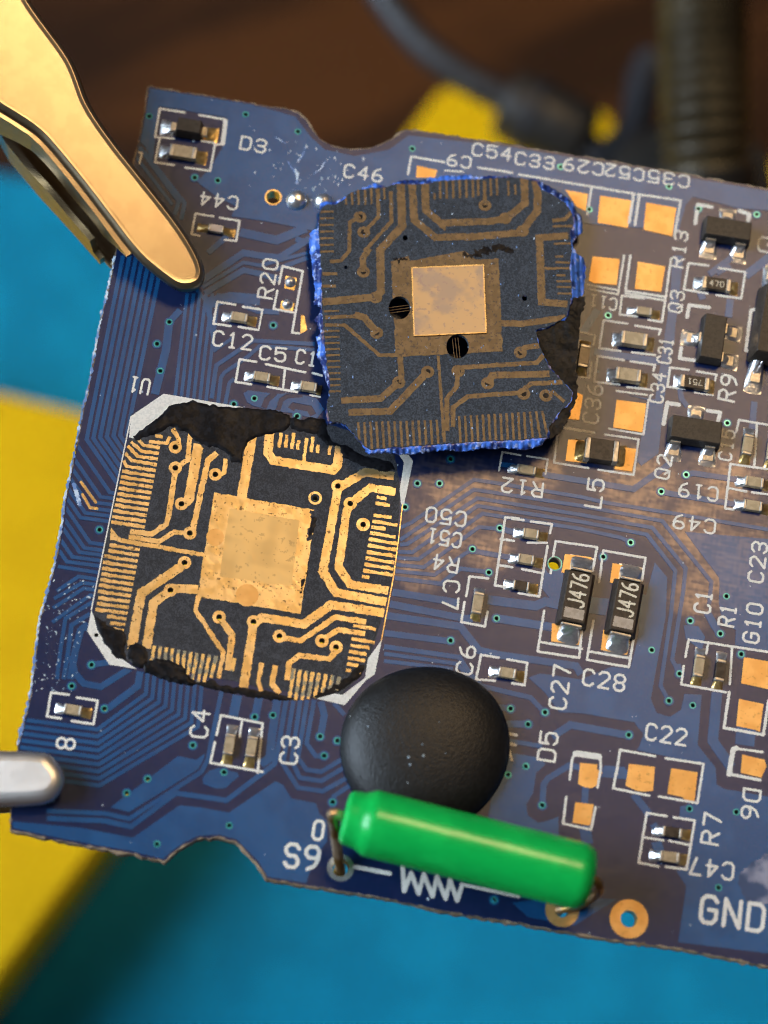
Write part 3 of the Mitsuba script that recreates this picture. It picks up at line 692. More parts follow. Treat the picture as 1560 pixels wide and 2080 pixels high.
def gold(s, w, name='gold_trace', cap='flat', m='gold', rough=0.018):
    g = line(s, w, cap=cap)
    if g.geom_type == 'Polygon' and not g.interiors: g = rough_edge(g, 0.12, rough, len(s) + int(w))
    obj(name, plate(g.difference(sv), Z0, Z1), m, board_key)


FING = """V1 620,442 490,422 440,372;V1 612,487 472,470 385,392;V1 603,533 440,512 358,425;V1 595,580 392,546 338,482;V1 587,627 350,592 325,545;V1 578,672 312,632;V1 570,716 302,677;V1 561,761 294,721;V1 551,807 285,770;V1 542,852 275,816;V1 532,900 264,861;V1 523,946 253,906;V1 513,992 240,951;V1 505,1040 230,1000;V1 496,1086 224,1042;V1 642,356 580,345;V1 700,350 676,405 530,392
V3 456,150 210,110;V3 449,196 200,155;V3 440,242 165,201;V3 432,290 158,251;V3 423,337 150,300;V3 413,384 145,346;V3 404,431 135,391;V3 394,478 125,436;V3 386,524 118,487;V3 378,571 118,540;V3 368,618 108,586;V3 358,665 95,634;V3 348,712 190,690;V3 338,758 215,746;V3 326,806 212,792
V2 1180,840 1260,858;V2 1170,892 1287,912;V2 1155,990 1300,1008;V2 1146,1037 1348,1070;V2 1136,1086 1252,1103;V2 1126,1132 1333,1167;V2 1116,1182 1346,1222;V2 1109,1232 1340,1272;V2 1099,1286 1335,1322;V2 1089,1336 1322,1376;V2 1079,1386 1316,1426;V2 1069,1436 1310,1476;V2 1060,1486 1120,1496
V4 990,765 1172,797;V4 975,872 1162,906;V4 965,926 1122,948;V4 955,976 1098,1001;V4 945,1027 1085,1051;V4 938,1077 1030,1091;V4 930,1127 972,1134;V4 1015,1140 1050,1145
V4 510,1113 470,1352;V4 560,1122 520,1370;V4 612,1132 572,1370;V4 662,1142 622,1362;V4 713,1152 676,1352;V4 767,1160 736,1315;V4 822,1170 790,1312;V4 877,1180 850,1292
V3 577,928 550,1055;V3 626,934 605,1060;V3 674,942 655,1085;V3 724,951 704,1095;V3 773,960 754,1115;V3 821,969 802,1130;V3 871,979 845,1165;V3 921,988 882,1205;V3 971,996 930,1225;V3 1022,1003 980,1225;V3 1076,1012 1035,1190;V3 1228,1030 1205,1135
V2 405,320 389,440;V2 452,337 441,440;V2 507,320 491,452;V2 548,380 539,456;V2 612,362 578,610;V2 662,352 650,478;V2 707,418 699,484;V2 806,415 796,500;V2 938,488 955,525;V2 985,520 995,535"""
for row in FING.replace('\n', ';').split(';'):
    gold(row, 7.0, 'gold_finger', m='gold_dull' if ('V4' in row and 600 > 0 and float(row.split()[1].split(',')[1]) > 1108 and float(row.split()[1].split(',')[0]) < 900) or ('V3' in row and float(row.split()[1].split(',')[1]) > 920) else 'gold')
for s, w in [('V1 690,205 697,235', 6), ('V1 790,250 795,300', 7), ('V1 838,270 842,305', 7), ('V1 725,285 772,372 780,430', 9), ('V1 872,320 858,400 848,540 745,605', 10), ('V1 745,620 690,1000 672,1062 550,1143 380,1122', 11), ('V1 1085,482 1008,545 885,1120', 12),
             ('V1 365,1165 612,1203 735,1125 862,1140', 10), ('V1 1152,530 1140,645 1085,675', 9), ('V1 240,1165 300,1192 975,1312', 9), ('V2 310,322 296,480 338,545 822,622 862,580 880,430', 19), ('V2 1322,672 1085,640 866,770 848,860 745,1440 V4 742,325 850,498 1258,574', 18),
             ('V2 1332,800 1130,765 960,900 935,960 872,1408 V4 872,290 965,430 1275,482', 17), ('V4 1240,662 808,598 588,755 250,700 180,745 100,1270', 18), ('V4 1095,735 845,698 560,888 400,862', 11), ('V4 1085,832 870,800 735,885', 11),
             ('V4 452,1210 470,1068 550,1008 795,1038 860,960', 11), ('V4 247,1068 218,1222 245,1300', 9), ('V4 358,1088 330,1242 390,1315', 11), ('V3 935,520 908,640 1135,985 1095,1195', 9), ('V3 1100,697 1207,840 1172,1130', 13),
             ('V3 815,270 468,505 415,800 390,960', 19), ('V3 930,472 735,462 568,580 510,950', 18)]:
    gold(s, w)
for s in ['V1 895,405 945,412 972,445 890,878 855,915 812,860', 'V1 1406,355 1320,408 1292,520 1286,580 1245,838 1322,860 1380,520', 'V1 222,1088 305,1190 215,1192', 'V2 495,235 580,215 575,250 525,280', 'V2 730,262 785,330 760,322', 'V2 680,215 705,260 690,280 668,270']:
    obj('gold_trace', plate(rough_edge(area(s), 0.15, 0.014, len(s)).difference(sv), Z0, Z1), 'gold', board_key)
for i, v in enumerate(SITE_VIAS):
    c = Point(P2([v])[0])
    obj('gold_ring', plate(c.buffer((13.5 if i not in (10, 11) else 14) * PITCH, quad_segs=8).difference(c.buffer((5.8 if i not in (11,) else 9) * PITCH, quad_segs=6)), Z0, 0.086), 'gold', board_key)
pad = rough_edge(area('p 435,1001 640,1037 634,1052 641,1062 634,1090 610,1248 500,1229 401,1212'), 0.2, 0.02, 4)
bite = rough_edge(area('V2 640,950 700,960 720,1000 660,1180 610,1200 620,1100 650,1040'), 0.12, 0.05, 9)
obj('thermal_pad', plate(pad.difference(bite).difference(sv), Z0, 0.084), 'gold', board_key)
obj('die_mark', plate(rough_edge(area('p 466,1034 608,1058 592,1192 446,1172'), 0.3, 0.02, 2), 0.08, 0.0865), 'die_gold', board_key, label='paler square on the gold pad')
for s, r in [('p 437,1092', 18), ('p 502,1210', 23)]:
    obj('plugged_hole', plate(dot(s, r), 0.08, 0.095), 'gold_clean', board_key)


def crust(poly, h, k, seed, base=0.05, z0=0.0, edge_h=0.6):
    def zf(x, y, e):
        p = np.stack([x * k, y * k, np.full_like(x, seed * 3.1)], -1)
        return base + h * (0.35 + 0.9 * meshkit.fbm(p, 4, seed)) * np.where(e, edge_h, 1.0)
    return height_sheet(poly, 0.11, zf, z0)


crusts = [('V1 400,350 640,172 690,105 860,66 1190,116 1560,136 V2 470,180 480,250 430,305 330,330 225,350 130,400 92,480 82,565 0,560 V1 1180,500 1090,440 1000,425 890,372 850,325 700,262 640,310 520,350 430,382', 0.15, 0.9, 1),
          ('V3 95,690 150,730 215,770 330,815 350,880 330,960 350,1050 260,1030 190,930 110,800', 0.10, 2, 2), ('V3 360,950 420,905 480,930 530,1010 520,1060 480,1110 400,1090 350,1010', 0.14, 2, 3),
          ('V3 490,1090 540,1045 640,1040 720,1060 800,1085 850,1170 920,1240 860,1255 720,1220 600,1185 500,1150', 0.18, 2, 4), ('V3 900,1235 1040,1200 1110,1250 1240,1265 1440,1300 1560,1330 V4 200,1290 300,1300 450,1340 560,1370 440,1375 200,1350 V3 1200,1320 1000,1270', 0.06, 3, 5),
          ('V2 470,190 560,215 640,190 760,215 800,350 830,400 960,440 1060,500 1300,560 1330,620 1250,640 1080,590 900,520 880,430 780,420 690,330 560,310 490,290', 0.10, 2, 6), ('V4 940,1190 1030,1090 1085,1080 1060,1170 960,1240 800,1330 720,1360 640,1350', 0.05, 3, 7),
          ('V2 650,1000 690,1010 660,1140 625,1180 630,1080', 0.06, 4, 8), ('V4 620,280 640,200 600,420 570,520 540,500 560,420', 0.05, 4, 9)]
for s, h, k, sd in crusts:
    obj('residue', crust(rough_edge(area(s), 0.15, 0.04, sd), h, k, sd), 'residue', board_key, smooth=35, label='black torn residue left on the board' if sd == 1 else None)
# scraped-bare traces, whitening and scratches near the edges
for s, w in [('C 545,0 700,215', 6), ('C 560,130 640,270 715,280', 6)]:
    obj('scraped_trace', plate(line(s, w, cap='round').difference(sv), 0.060, 0.075), 'flux_gold', board_key, label='trace scraped to bare copper by the left edge')
spots = []
for k in range(130):
    t = rng.random()
    x, y = 60 + rng.gauss(34, 26) + (1 - t) * 62, 1180 + t * 230
    r = abs(rng.gauss(0, 0.6)) + 0.45
    spots.append(affinity.rotate(affinity.scale(Point(P2([(x, y)])[0]).buffer(r * PITCH, quad_segs=2), 1.0, 1.0 + rng.random() * 1.8), rng.random() * 180))
for k in range(170):
    x, y = rng.uniform(200, 1560), rng.uniform(200, 1900)
    spots.append(Point(P2([(x, y)])[0]).buffer((abs(rng.gauss(0, 0.7)) + 0.7) * PITCH, quad_segs=2))
for k in range(60):
    x, y = rng.gauss(640, 45), rng.gauss(345, 40)
    spots.append(affinity.scale(Point(P2([(x, y)])[0]).buffer((abs(rng.gauss(0, 1)) + 0.8) * PITCH, quad_segs=2), 1, 1 + rng.random()))
sp = unary_union(spots).intersection(inset).difference(resin).difference(clear)
obj('dust', plate(sp, 0.060, 0.071), 'dust_grey', board_key, label='pale specks and scratches on the board', kind='stuff')
scratch = []
for x, y, dx, dy, w in [(600, 345, 3, 28, 5), (150, 985, 12, 40, 8), (585, 330, 14, 22, 2.5), (620, 300, -16, 30, 2), (560, 280, 20, 12, 2), (660, 330, -22, 24, 2)]:
    scratch.append(line(f'p {x},{y} {x+dx*0.5+2},{y+dy*0.6} {x+dx},{y+dy}', w, cap='round'))
for i, g in enumerate(scratch): obj('scratch', plate(rough_edge(polys(g)[0], 0.08, 0.02, i).intersection(inset), 0.060, 0.074), 'laminate_edge', board_key)
obj('worn_spot', plate(rough_edge(area('N 1230,1080 1290,980 1400,900 1480,840 1547,830 1700,880 1700,1300 1500,1370 1370,1390 1290,1290 1240,1180'), 0.15, 0.06, 5).difference(clear), 0.06, 0.0645), 'cloudy_lacquer', board_key, label='cloudy whitened spot above the GND marking')

# ------------------------------------------------------------------ surface mounted parts
def frame(cx, cy, ex, ey, h):
    """local frame at pixel (cx, cy) seen at height h, length axis towards pixel (ex, ey)"""
    c, e = P(cx, cy, h), P(ex, ey, h)
    u = (e - c)[:2]; u /= np.linalg.norm(u)
    M = np.eye(4); M[:3, 0] = [u[0], u[1], 0]; M[:3, 1] = [-u[1], u[0], 0]; M[:3, 3] = [c[0], c[1], 0]
    return M


def cbox(x0, x1, y0, y1, z0, z1, ch=0.03, draft=0.0):
    """box with chamfered edges; draft narrows the top"""
    pts = []
    for z, d in ((z0, 0), (z0 + ch, 0), (z1 - ch, draft), (z1, draft)):
        i = ch if z in (z0, z1) else 0
        for sx, x in ((1, x0), (-1, x1)):
            for sy, y in ((1, y0), (-1, y1)):
                pts += [[x + sx * (i + d + ch), y + sy * (i + d), z], [x + sx * (i + d), y + sy * (i + d + ch), z]]
    return trimesh.convex.convex_hull(np.array(pts))


def fillet(x0, x1, w0, w1, h, n=9, seed=0):
    """solder wedge from x0 (against the terminal, h high) out to x1 on the pad"""
    s, t = np.meshgrid(np.linspace(0, 1, n), np.linspace(-1, 1, n), indexing='ij')
    w = w0 + (w1 - w0) * s ** 0.7
    z = h * ((1 - s) ** 1.7 * 0.92 + 0.10 * (1 - s ** 6)) * (1 - np.abs(t) ** 4) + 0.0
    r = np.random.default_rng(seed)
    z = z * (1 + r.normal(0, 0.07, z.shape)) + 0.02
    x, y = x0 + (x1 - x0) * (s + 0.06 * (1 - t * t) * s), w / 2 * t
    v = np.stack([x, y, z], -1).reshape(-1, 3)
    idx = np.arange(n * n).reshape(n, n)
    q = np.stack([idx[:-1, :-1], idx[1:, :-1], idx[1:, 1:], idx[:-1, 1:]], -1).reshape(-1, 4)
    f = np.vstack([q[:, [0, 1, 2]], q[:, [0, 2, 3]]])
    m = trimesh.Trimesh(v, f, process=False)
    if (x1 - x0) < 0: m.invert()
    return m


def put(m, M):
    m = m.copy(); m.apply_transform(M); return m


def chip(name, label, cat, group, c, e, L, W, H, body, rfil=0.46, text=None, term=0.17, fill=(1, 1), flip=False, tmat='tin', smats=('solder', 'flux_gold')):
    """two-terminal chip part: c centre pixel, e a pixel on its length axis; L, W in pixels, H in mm"""
    (cx, cy), (ex, ey) = Q(c)[0], Q(e)[0]
    M = frame(cx, cy, ex, ey, H)
    L, W = L * PITCH, W * PITCH
    k = thing(name, label, cat, group)
    t = term * L
    obj('body', put(cbox(-L / 2 + t * 0.9, L / 2 - t * 0.9, -W / 2 + 0.012, W / 2 - 0.012, 0.06, H, 0.02), M), body, k)
    for s, sm, fl in ((-1, smats[0], fill[0]), (1, smats[1], fill[1])):
        x0, x1 = sorted((s * (L / 2 - t), s * L / 2))
        obj('terminal', put(cbox(x0, x1, -W / 2, W / 2, 0.04, H + 0.012, 0.035), M), tmat, k, smooth=50)
        if fl: obj('solder_joint', put(fillet(s * L / 2 * 0.96, s * (L / 2 + rfil * fl), W * 0.98, W * 1.12, H * 0.85, seed=len(label)), M), sm, k, smooth=60)
    if text:
        a, b = (L * 0.24, -L * 0.24) if flip else (-L * 0.24, L * 0.24)
        hh = W * 0.42 * (-1 if flip else 1)
        g = lettering(text, (a, -hh / 2), (b, -hh / 2), abs(hh), 0.045)
        obj('marking', put(plate(g, H, H + 0.006), M), 'print_tan', k, label=f'pale printed {text}')
    return k


GC = 'small tan chip capacitors soldered to the board'
GR = 'small black chip resistors soldered to the board'
cap = lambda label, c, e, L=36, W=19, H=0.42, body='ceramic_tan', **k: chip('chip_capacitor', label, 'capacitor', GC, c, e, L, W, H, body, **k)
res = lambda label, c, e, L=36, W=19, H=0.34, body='resistor_black', **k: chip('chip_resistor', label, 'resistor', GR, c, e, L, W, H, body, **k)
cap('tan chip capacitor directly below the small diode near the board corner', 'p 372,307', 'p 422,315', 58, 28, 0.5, rfil=0.55)
cap('small pinkish chip capacitor under the upside-down C44 marking, beside the clip tip', 'p 439,463', 'p 489,471', 33, 17, 0.35, 'ceramic_pink', rfil=0.6, smats=('flux_gold', 'flux_gold'))
cap('tan chip capacitor directly above the C12 marking', 'p 486,643', 'p 536,651', 36, 20)
cap('tan chip capacitor under the C5 marking', 'p 532,764', 'p 582,772', 36, 20)
cap('tan chip capacitor against the torn flake, directly right of the C5 one', 'p 627,784', 'p 677,792', 36, 20, fill=(1, 0.5))
cap('tan chip capacitor directly above the silvery clip tip and the marking 8', 'p 148,1441', 'p 198,1449', 36, 20)
cap('upright tan chip capacitor, left one of the pair beside the C4 marking', 'p 466,1511', 'p 458,1561', 42, 20, 0.45, rfil=0.5)
cap('upright tan chip capacitor, right one of the pair between C4 and C3', 'p 511,1516', 'p 503,1566', 42, 20, 0.45, rfil=0.5)
cap('tan chip capacitor topmost in the framed stack of three beside C50', 'p 1079,1083', 'p 1129,1091', 34, 20)
cap('tan chip capacitor in the middle of the framed stack of three', 'p 1069,1135', 'p 1119,1143', 34, 20)
res('black chip resistor lowest in the framed stack of three beside R4', 'p 1059,1189', 'p 1109,1197', 34, 20)
cap('upright tan chip capacitor beside the C7 marking', 'p 971,1224', 'p 963,1274', 46, 21, 0.45, rfil=0.3)
cap('tan chip capacitor right of the C6 marking, above the black epoxy dome', 'p 1031,1366', 'p 1081,1374', 36, 21)
res('chip resistor in the shade of the torn flake, above the R12 marking', 'p 1070,953', 'p 1120,961', 40, 19, body='ceramic_tan')
cap('small tan chip capacitor right of the C11 marking', 'p 1309,631', 'p 1359,638', 34, 18, 0.38)
cap('larger tan chip capacitor left of the C31 marking', 'p 1289,687', 'p 1339,694', 56, 29, 0.6, rfil=0.4)
cap('larger tan chip capacitor left of the C34 marking', 'p 1277,760', 'p 1327,767', 54, 28, 0.6, rfil=0.4)
cap('upright tan chip capacitor half hidden by the black torn edge of the flake', 'p 1187,722', 'p 1180,772', 52, 22, 0.5, rfil=0.35, smats=('flux_gold', 'flux_gold'))
res('chip resistor printed 470 between the two upper transistors', 'p 1456,576', 'p 1506,583', 62, 28, 0.4, text='470', rfil=0.42)
res('chip resistor printed 751 upside down, beside the R9 marking', 'p 1412,776', 'p 1462,783', 62, 28, 0.4, text='751', flip=True, rfil=0.3)
k = chip('inductor', 'dark squat chip inductor above the L5 marking', 'inductor', None, 'p 1223,913', 'p 1273,920', 70, 46, 0.8, 'resistor_black', rfil=0.5, term=0.17, smats=('flux_gold', 'flux_gold'))
cap('upright tan chip capacitor right of the C15 marking', 'p 1520,902', 'p 1513,952', 46, 21, 0.45)
cap('tan chip capacitor at the board edge of the photo, right of the C15 one', 'p 1570,912', 'p 1563,962', 50, 21, 0.45)
cap('tan chip capacitor in the upper row beside the C19 marking', 'p 1533,978', 'p 1583,986', 40, 22)
cap('tan chip capacitor in the row directly above the C49 marking', 'p 1530,1026', 'p 1580,1034', 40, 22)
cap('upright tan chip capacitor left in the framed pair below C1', 'p 1421,1352', 'p 1414,1402', 46, 20, 0.42)
res('upright black chip resistor right in the framed pair below R1', 'p 1464,1361', 'p 1457,1411', 46, 20, 0.38)
res('black chip resistor beside the R7 marking', 'p 1366,1690', 'p 1416,1697', 40, 20)
cap('tan chip capacitor beside the upside-down C47 marking', 'p 1361,1740', 'p 1411,1747', 40, 21)


def tantalum(label, c, e, H=0.8):
    (cx, cy), (ex, ey) = Q(c)[0], Q(e)[0]
    M = frame(cx, cy, ex, ey, H)
    k = thing('tantalum_capacitor', label, 'capacitor', 'pair of black J476 capacitors')
    L, W = 118 * PITCH, 63 * PITCH
    obj('body', put(cbox(-L / 2, L / 2, -W / 2, W / 2, 0.1, H, 0.05, 0.16), M), 'tantalum_black', k)
    l2 = cbox(-L / 2 + 0.34, -L / 2 + 0.9, -W / 2 + 0.30, W / 2 - 0.30, H - 0.2, H + 0.005, 0.002)
    obj('stripe', put(l2, M), 'band_tan', k, label='tan polarity stripe')
    g = lettering('J476', (-L / 2 + 1.02, -0.42), (L / 2 - 0.30, -0.42), 0.84, 0.115)
    obj('marking', put(plate(g, H, H + 0.007), M), 'print_tan', k, label='pale printed J476')
    for s in (-1, 1):
        obj('terminal', put(cbox(*sorted((s * (L / 2 - 0.1), s * (L / 2 + 0.07))), -0.55, 0.55, 0.05, 0.75, 0.03), M), 'tin', k, smooth=50)
        obj('solder_joint', put(fillet(s * (L / 2 + 0.02), s * (L / 2 + 0.92), 1.15, 1.35, 0.68, 12, s + 4), M), 'solder', k, smooth=60)
    return k


tantalum('black tantalum capacitor printed J476, the left one, beside the bare hole', 'p 1172,1212', 'p 1181,1162')
tantalum('black tantalum capacitor printed J476, the right one, above the C28 marking', 'p 1272,1231', 'p 1281,1181')


def lead(M, x, y0, y1, w, zt, k, sm, pad=True):
    """gull-wing lead from the body at y0 out to y1 (local y), foot on the board"""
    s = 1 if y1 > y0 else -1
    pts = np.array([[y0, zt], [y0 + s * 0.12, zt], [y0 + s * 0.24, 0.16], [y1 - s * 0.05, 0.12]])
    ms = []
    for a, b in zip(pts[:-1], pts[1:]):
        p8 = []
        for yy, zz in (a, b):
            for dx in (-w / 2, w / 2):
                for dz in (-0.05, 0.05): p8.append([x + dx, yy, zz + dz])
        ms.append(trimesh.convex.convex_hull(np.array(p8)))
    obj('lead', put(trimesh.util.concatenate(ms), M), 'tin', k)
    fm = fillet(y0 + s * 0.12, y1 + s * 0.22, w * 1.4, w * 1.75, 0.34, 10, int(abs(x) * 10) + s + 3)
    R = np.eye(4); R[:2, :2] = [[0, -1], [1, 0]]; R[0, 3] = x
    obj('solder_joint', put(put(fm, R), M), sm, k, smooth=60)


def sot(label, c, e, L, W, H, leads, group='three-legged black transistors'):
    (cx, cy), (ex, ey) = Q(c)[0], Q(e)[0]
    M = frame(cx, cy, ex, ey, H)
    k = thing('transistor', label, 'transistor', group)
    L, W = L * PITCH, W * PITCH
    obj('body', put(cbox(-L / 2 - 0.08, L / 2 + 0.08, -W / 2 - 0.08, W / 2 + 0.08, 0.12, H, 0.04, 0.08), M), 'plastic_black', k)
    for i, (x, s) in enumerate(leads):
        lead(M, x * L, s * W / 2, s * (W / 2 + 0.80), 0.55, 0.5, k, 'solder')
    return k


sot('black three-legged transistor in the upper right corner, lying crosswise, above the 470 resistor', 'p 1480,463', 'p 1530,471', 97, 42, 0.95, [(0.0, 1), (-0.33, -1), (0.33, -1)])
sot('black three-legged transistor standing upright below the 470 resistor', 'p 1450,683', 'p 1443,733', 98, 46, 0.95, [(0.0, -1), (-0.30, 1), (0.36, 1)])
sot('black three-legged transistor lying crosswise below the 751 resistor, right of Q2', 'p 1415,872', 'p 1465,880', 104, 48, 0.95, [(0.0, 1), (-0.36, -1), (0.33, -1)])
# diode
M = frame(384, 254, 434, 262, 0.85)
k = thing('diode', 'small black diode in the upper left corner, left of the D3 marking', 'diode')
obj('body', put(cbox(-0.75, 0.75, -0.48, 0.48, 0.1, 0.85, 0.04, 0.09), M), 'plastic_black', k)
for s, sm in ((-1, 'solder'), (1, 'flux_gold')):
    obj('lead', put(cbox(*sorted((s * 0.7, s * 1.05)), -0.28, 0.28, 0.05, 0.4, 0.04), M), 'tin', k)
    obj('solder_joint', put(fillet(s * 0.85, s * 1.6, 0.8, 1.0, 0.38, 10, s + 8), M), sm, k, smooth=60)
# large part cut by the right edge of the picture
M = frame(1592, 652, 1600, 602, 1.5)
k = thing('power_diode', 'large dark brown moulded part at the right edge, with tinned lead below', 'diode')
obj('body', put(cbox(-2.25, 2.25, -1.45, 1.45, 0.15, 1.5, 0.06, 0.22), M), 'tantalum_black', k)
for s in (-1, 1):
    obj('lead', put(cbox(*sorted((s * 2.1, s * 3.4)), 0.55, 1.15, 0.05, 0.3, 0.04), M), 'tin', k)
    obj('solder_joint', put(put(fillet(s * 2.2, s * 3.9, 0.8, 1.0, 0.55, 12, s + 5), np.array([[1, 0, 0, 0], [0, 1, 0, 0.85], [0, 0, 1, 0], [0, 0, 0, 1.0]])), M), 'solder', k, smooth=60)

# solder beads
def bead(name, label, px, r, h, mt, group=None, seed=1):
    v = trimesh.creation.icosphere(3)
    p = v.vertices.copy()
    n = 1 + 0.10 * (meshkit.fbm(p * 1.7, 3, seed) - 0.5)[:, None]
    p = p * n; p[:, 2] = np.where(p[:, 2] > 0, p[:, 2] * h, p[:, 2] * 0.05); p[:, :2] *= r * PITCH
    c = P(px[0], px[1], h * 0.5)
    v.vertices = p + [c[0], c[1], 0.035]
    key = obj(name, v, mt, smooth=True, label=label, category='solder bead', **({'group': group} if group else {}))
    return key


bead('solder_bead', 'shiny solder bead right of the open plated hole', (603, 404), 23, 0.55, 'solder', seed=1)
bead('solder_bead', 'solder bead touching the top left corner of the torn flake', (657, 408), 20, 0.5, 'solder', seed=2)
bead('solder_bead', 'upper of two small solder beads beside the R20 marking', (590, 572), 11.5, 0.34, 'solder', seed=3)
bead('solder_bead', 'lower of two small solder beads beside the R20 marking', (584, 617), 11.5, 0.34, 'solder', seed=4)
for s in ('E 915,750 1010,770 990,875 905,855', 'E 880,960 990,985 975,1060 865,1040', 'E 1045,1080 1075,1090 1100,1210 1040,1240'):
    obj('gold_pad', plate(area(s), 0.0, 0.03), 'flux_gold', board_key)

# black epoxy dome
nth, nph = 26, 72
a_, b_, hh = 166 * PITCH, 167 * PITCH, 1.75
c = P(864, 1518, 0.25)
v, f = [], []
for i in range(nth + 1):
    t = i / nth * math.pi / 2
    for j in range(nph):
        p = j / nph * 2 * math.pi
        rr = math.sin(t) ** 0.92
        wob = 1 + 0.018 * math.sin(2 * p + 0.7) + 0.012 * math.sin(3 * p)
        v.append([c[0] + a_ * rr * math.cos(p) * wob, c[1] + b_ * rr * math.sin(p) * wob, hh * math.cos(t) ** 0.85])
for i in range(nth):
    for j in range(nph):
        j2 = (j + 1) % nph
        f += [[i * nph + j, (i + 1) * nph + j, (i + 1) * nph + j2], [i * nph + j, (i + 1) * nph + j2, i * nph + j2]]
dome = trimesh.Trimesh(v, f, process=False)
dm = thing('epoxy_dome', 'round matt black epoxy dome partly behind the green resistor', 'chip dome')
obj('dome', dome, 'epoxy', dm, smooth=True)
sp = []
for x, y, r in [(892, 1467, 1.8), (858, 1512, 2.0), (830, 1538, 3.4), (860, 1535, 3.0), (833, 1553, 3.2), (828, 1590, 1.8), (748, 1476, 2.2), (712, 1455, 2.4), (716, 1520, 2.0), (900, 1440, 1.2), (905, 1530, 1.2)]:
    q = P(x, y, 1.0)
    d = math.hypot((q[0] - c[0]) / a_, (q[1] - c[1]) / b_)
    zz = hh * max(0, 1 - min(d, 0.99) ** (2 / 0.92)) ** 0.425
    q = P(x, y, zz)
    s = trimesh.creation.icosphere(1, r * PITCH * 0.75); s.apply_scale([1, 1, 0.5]); s.apply_translation([q[0], q[1], zz - 0.0]); sp.append(s)
obj('specks', sp, 'dust_grey', dm, kind='stuff')
obj('bond_wire_trace', plate(line('TB 1395,138 1310,262', 3.5), 0.06, 0.075), 'flux_gold', board_key)

# green axial resistor
r0, r1 = P(697, 1658, 3.6), P(1203, 1786, 3.3)
ax_ = r1 - r0
R = 66 * PITCH * 0.965
gp = [(0.0, 0.10), (0.001, 0.45), (0.006, 0.70), (0.018, 0.80), (0.045, 0.83), (0.065, 0.84), (0.085, 0.90), (0.105, 0.985), (0.125, 1.0), (0.2, 1.0), (0.4, 0.995), (0.6, 1.0), (0.8, 1.005), (0.93, 1.0), (0.955, 0.985), (0.975, 0.92), (0.99, 0.82), (0.998, 0.6), (1.0, 0.1)]
gk = thing('axial_resistor', 'glossy bright green cylindrical resistor with bent wire leads, standing over the board edge', 'resistor')
tt = np.array([g[0] for g in gp]); tq = np.unique(np.r_[tt, np.linspace(0.125, 0.93, 24)])
rq = np.interp(tq, tt + np.arange(len(tt)) * 1e-9, [g[1] for g in gp])
path = [r0 + ax_ * t for t in tt]
obj('body', tube(path, [g[1] * R for g in gp], 64, False), 'green_paint', gk, smooth=35)
e0 = P(690, 1762, 0.0); e1 = P(1142, 1847, 0.0)
l0 = spline([r0 + ax_ * 0.02, r0 - ax_ * 0.012, P(677, 1652, 3.9), P(677, 1668, 3.2), P(683, 1710, 1.6), e0 + [0, 0, 0.2], e0 - [0, 0, 1.2]], 50)
obj('lead', tube(l0, 0.27, 14), 'lead_wire', gk, smooth=40)
l1 = spline([r1 - ax_ * 0.02, r1 + ax_ * 0.012, P(1218, 1806, 2.5), P(1212, 1816, 1.6), P(1180, 1838, 0.7), e1 + [0.1, 0, 0.25], e1 - [0, 0, 1.2]], 60)
obj('lead', tube(l1, 0.22, 14), 'lead_wire', gk, smooth=40)

# ------------------------------------------------------------------ the torn-off chip flake lying on the board
ZF0, ZF1 = 0.85, 2.3


def zf(x, y):
    """height of the flake's upper face over a photograph pixel: it lies tilted"""
    return ZF0 + (ZF1 - ZF0) * (y - 350) / 570


FL = Q('L1 150,380 150,330 185,292 255,300 300,290 390,238 470,212 545,180 572,150 605,138 650,165 700,180 745,150 790,128 870,108 960,130 1058,90 1110,110 1160,80 1240,85 1300,75 1385,70 1450,98 1540,82'
       ' L2 700,88 850,110 985,122 1110,158 1230,230 1302,302 1345,360 1392,430 1398,560 1340,600 1310,660 1340,720 1400,742 1426,830 1412,960 1408,1040 1388,1072 L4 1400,118 1362,300 1340,500 1322,700 1342,850 1312,1000 1262,1130 1182,1230 1100,1285 1062,1335 900,1372 755,1360 650,1375 540,1366 400,1395 300,1380 150,1392 0,1412'
       ' L3 820,1418 700,1395 560,1418 512,1385 490,1335 430,1255 380,1195 210,1172 190,1100 202,1000 226,880 190,780 165,690 120,600 110,430 150,415 100,300 130,265 160,210 95,200 L1 95,1150 80,900 72,760 62,560 85,530 130,520')
fc = P(905, 640, 1.2)
# fit the tilted plane z = a + b y on board mm
yA, yB = P(900, 350, ZF0)[1], P(900, 920, ZF1)[1]
fb = (ZF1 - ZF0) / (yB - yA); fa = ZF0 - fb * yA


def PF(x, y):
    """board x, y where pixel (x, y) meets the flake's tilted face"""
    d = CAM2W @ np.array([(x - 780) / F_PX, (y - 1040) / F_PX, 1.0])
    t = (fa + fb * CAM[1] - CAM[2]) / (d[2] - fb * d[1])
    q = CAM + d * t
    return q[0], q[1]


def farea(s):
    return Polygon([PF(*q) for q in (Q(s) if isinstance(s, str) else s)]).buffer(0)


def fline(s, w, cap='flat'):
    return LineString([PF(*q) for q in Q(s)]).buffer(w * 0.9 * PITCH / 2, cap_style=cap, join_style='mitre', mitre_limit=2)


def lift(m):
    v = np.array(m.vertices); v[:, 2] += fa + fb * v[:, 1]
    return trimesh.Trimesh(v, m.faces, process=False)


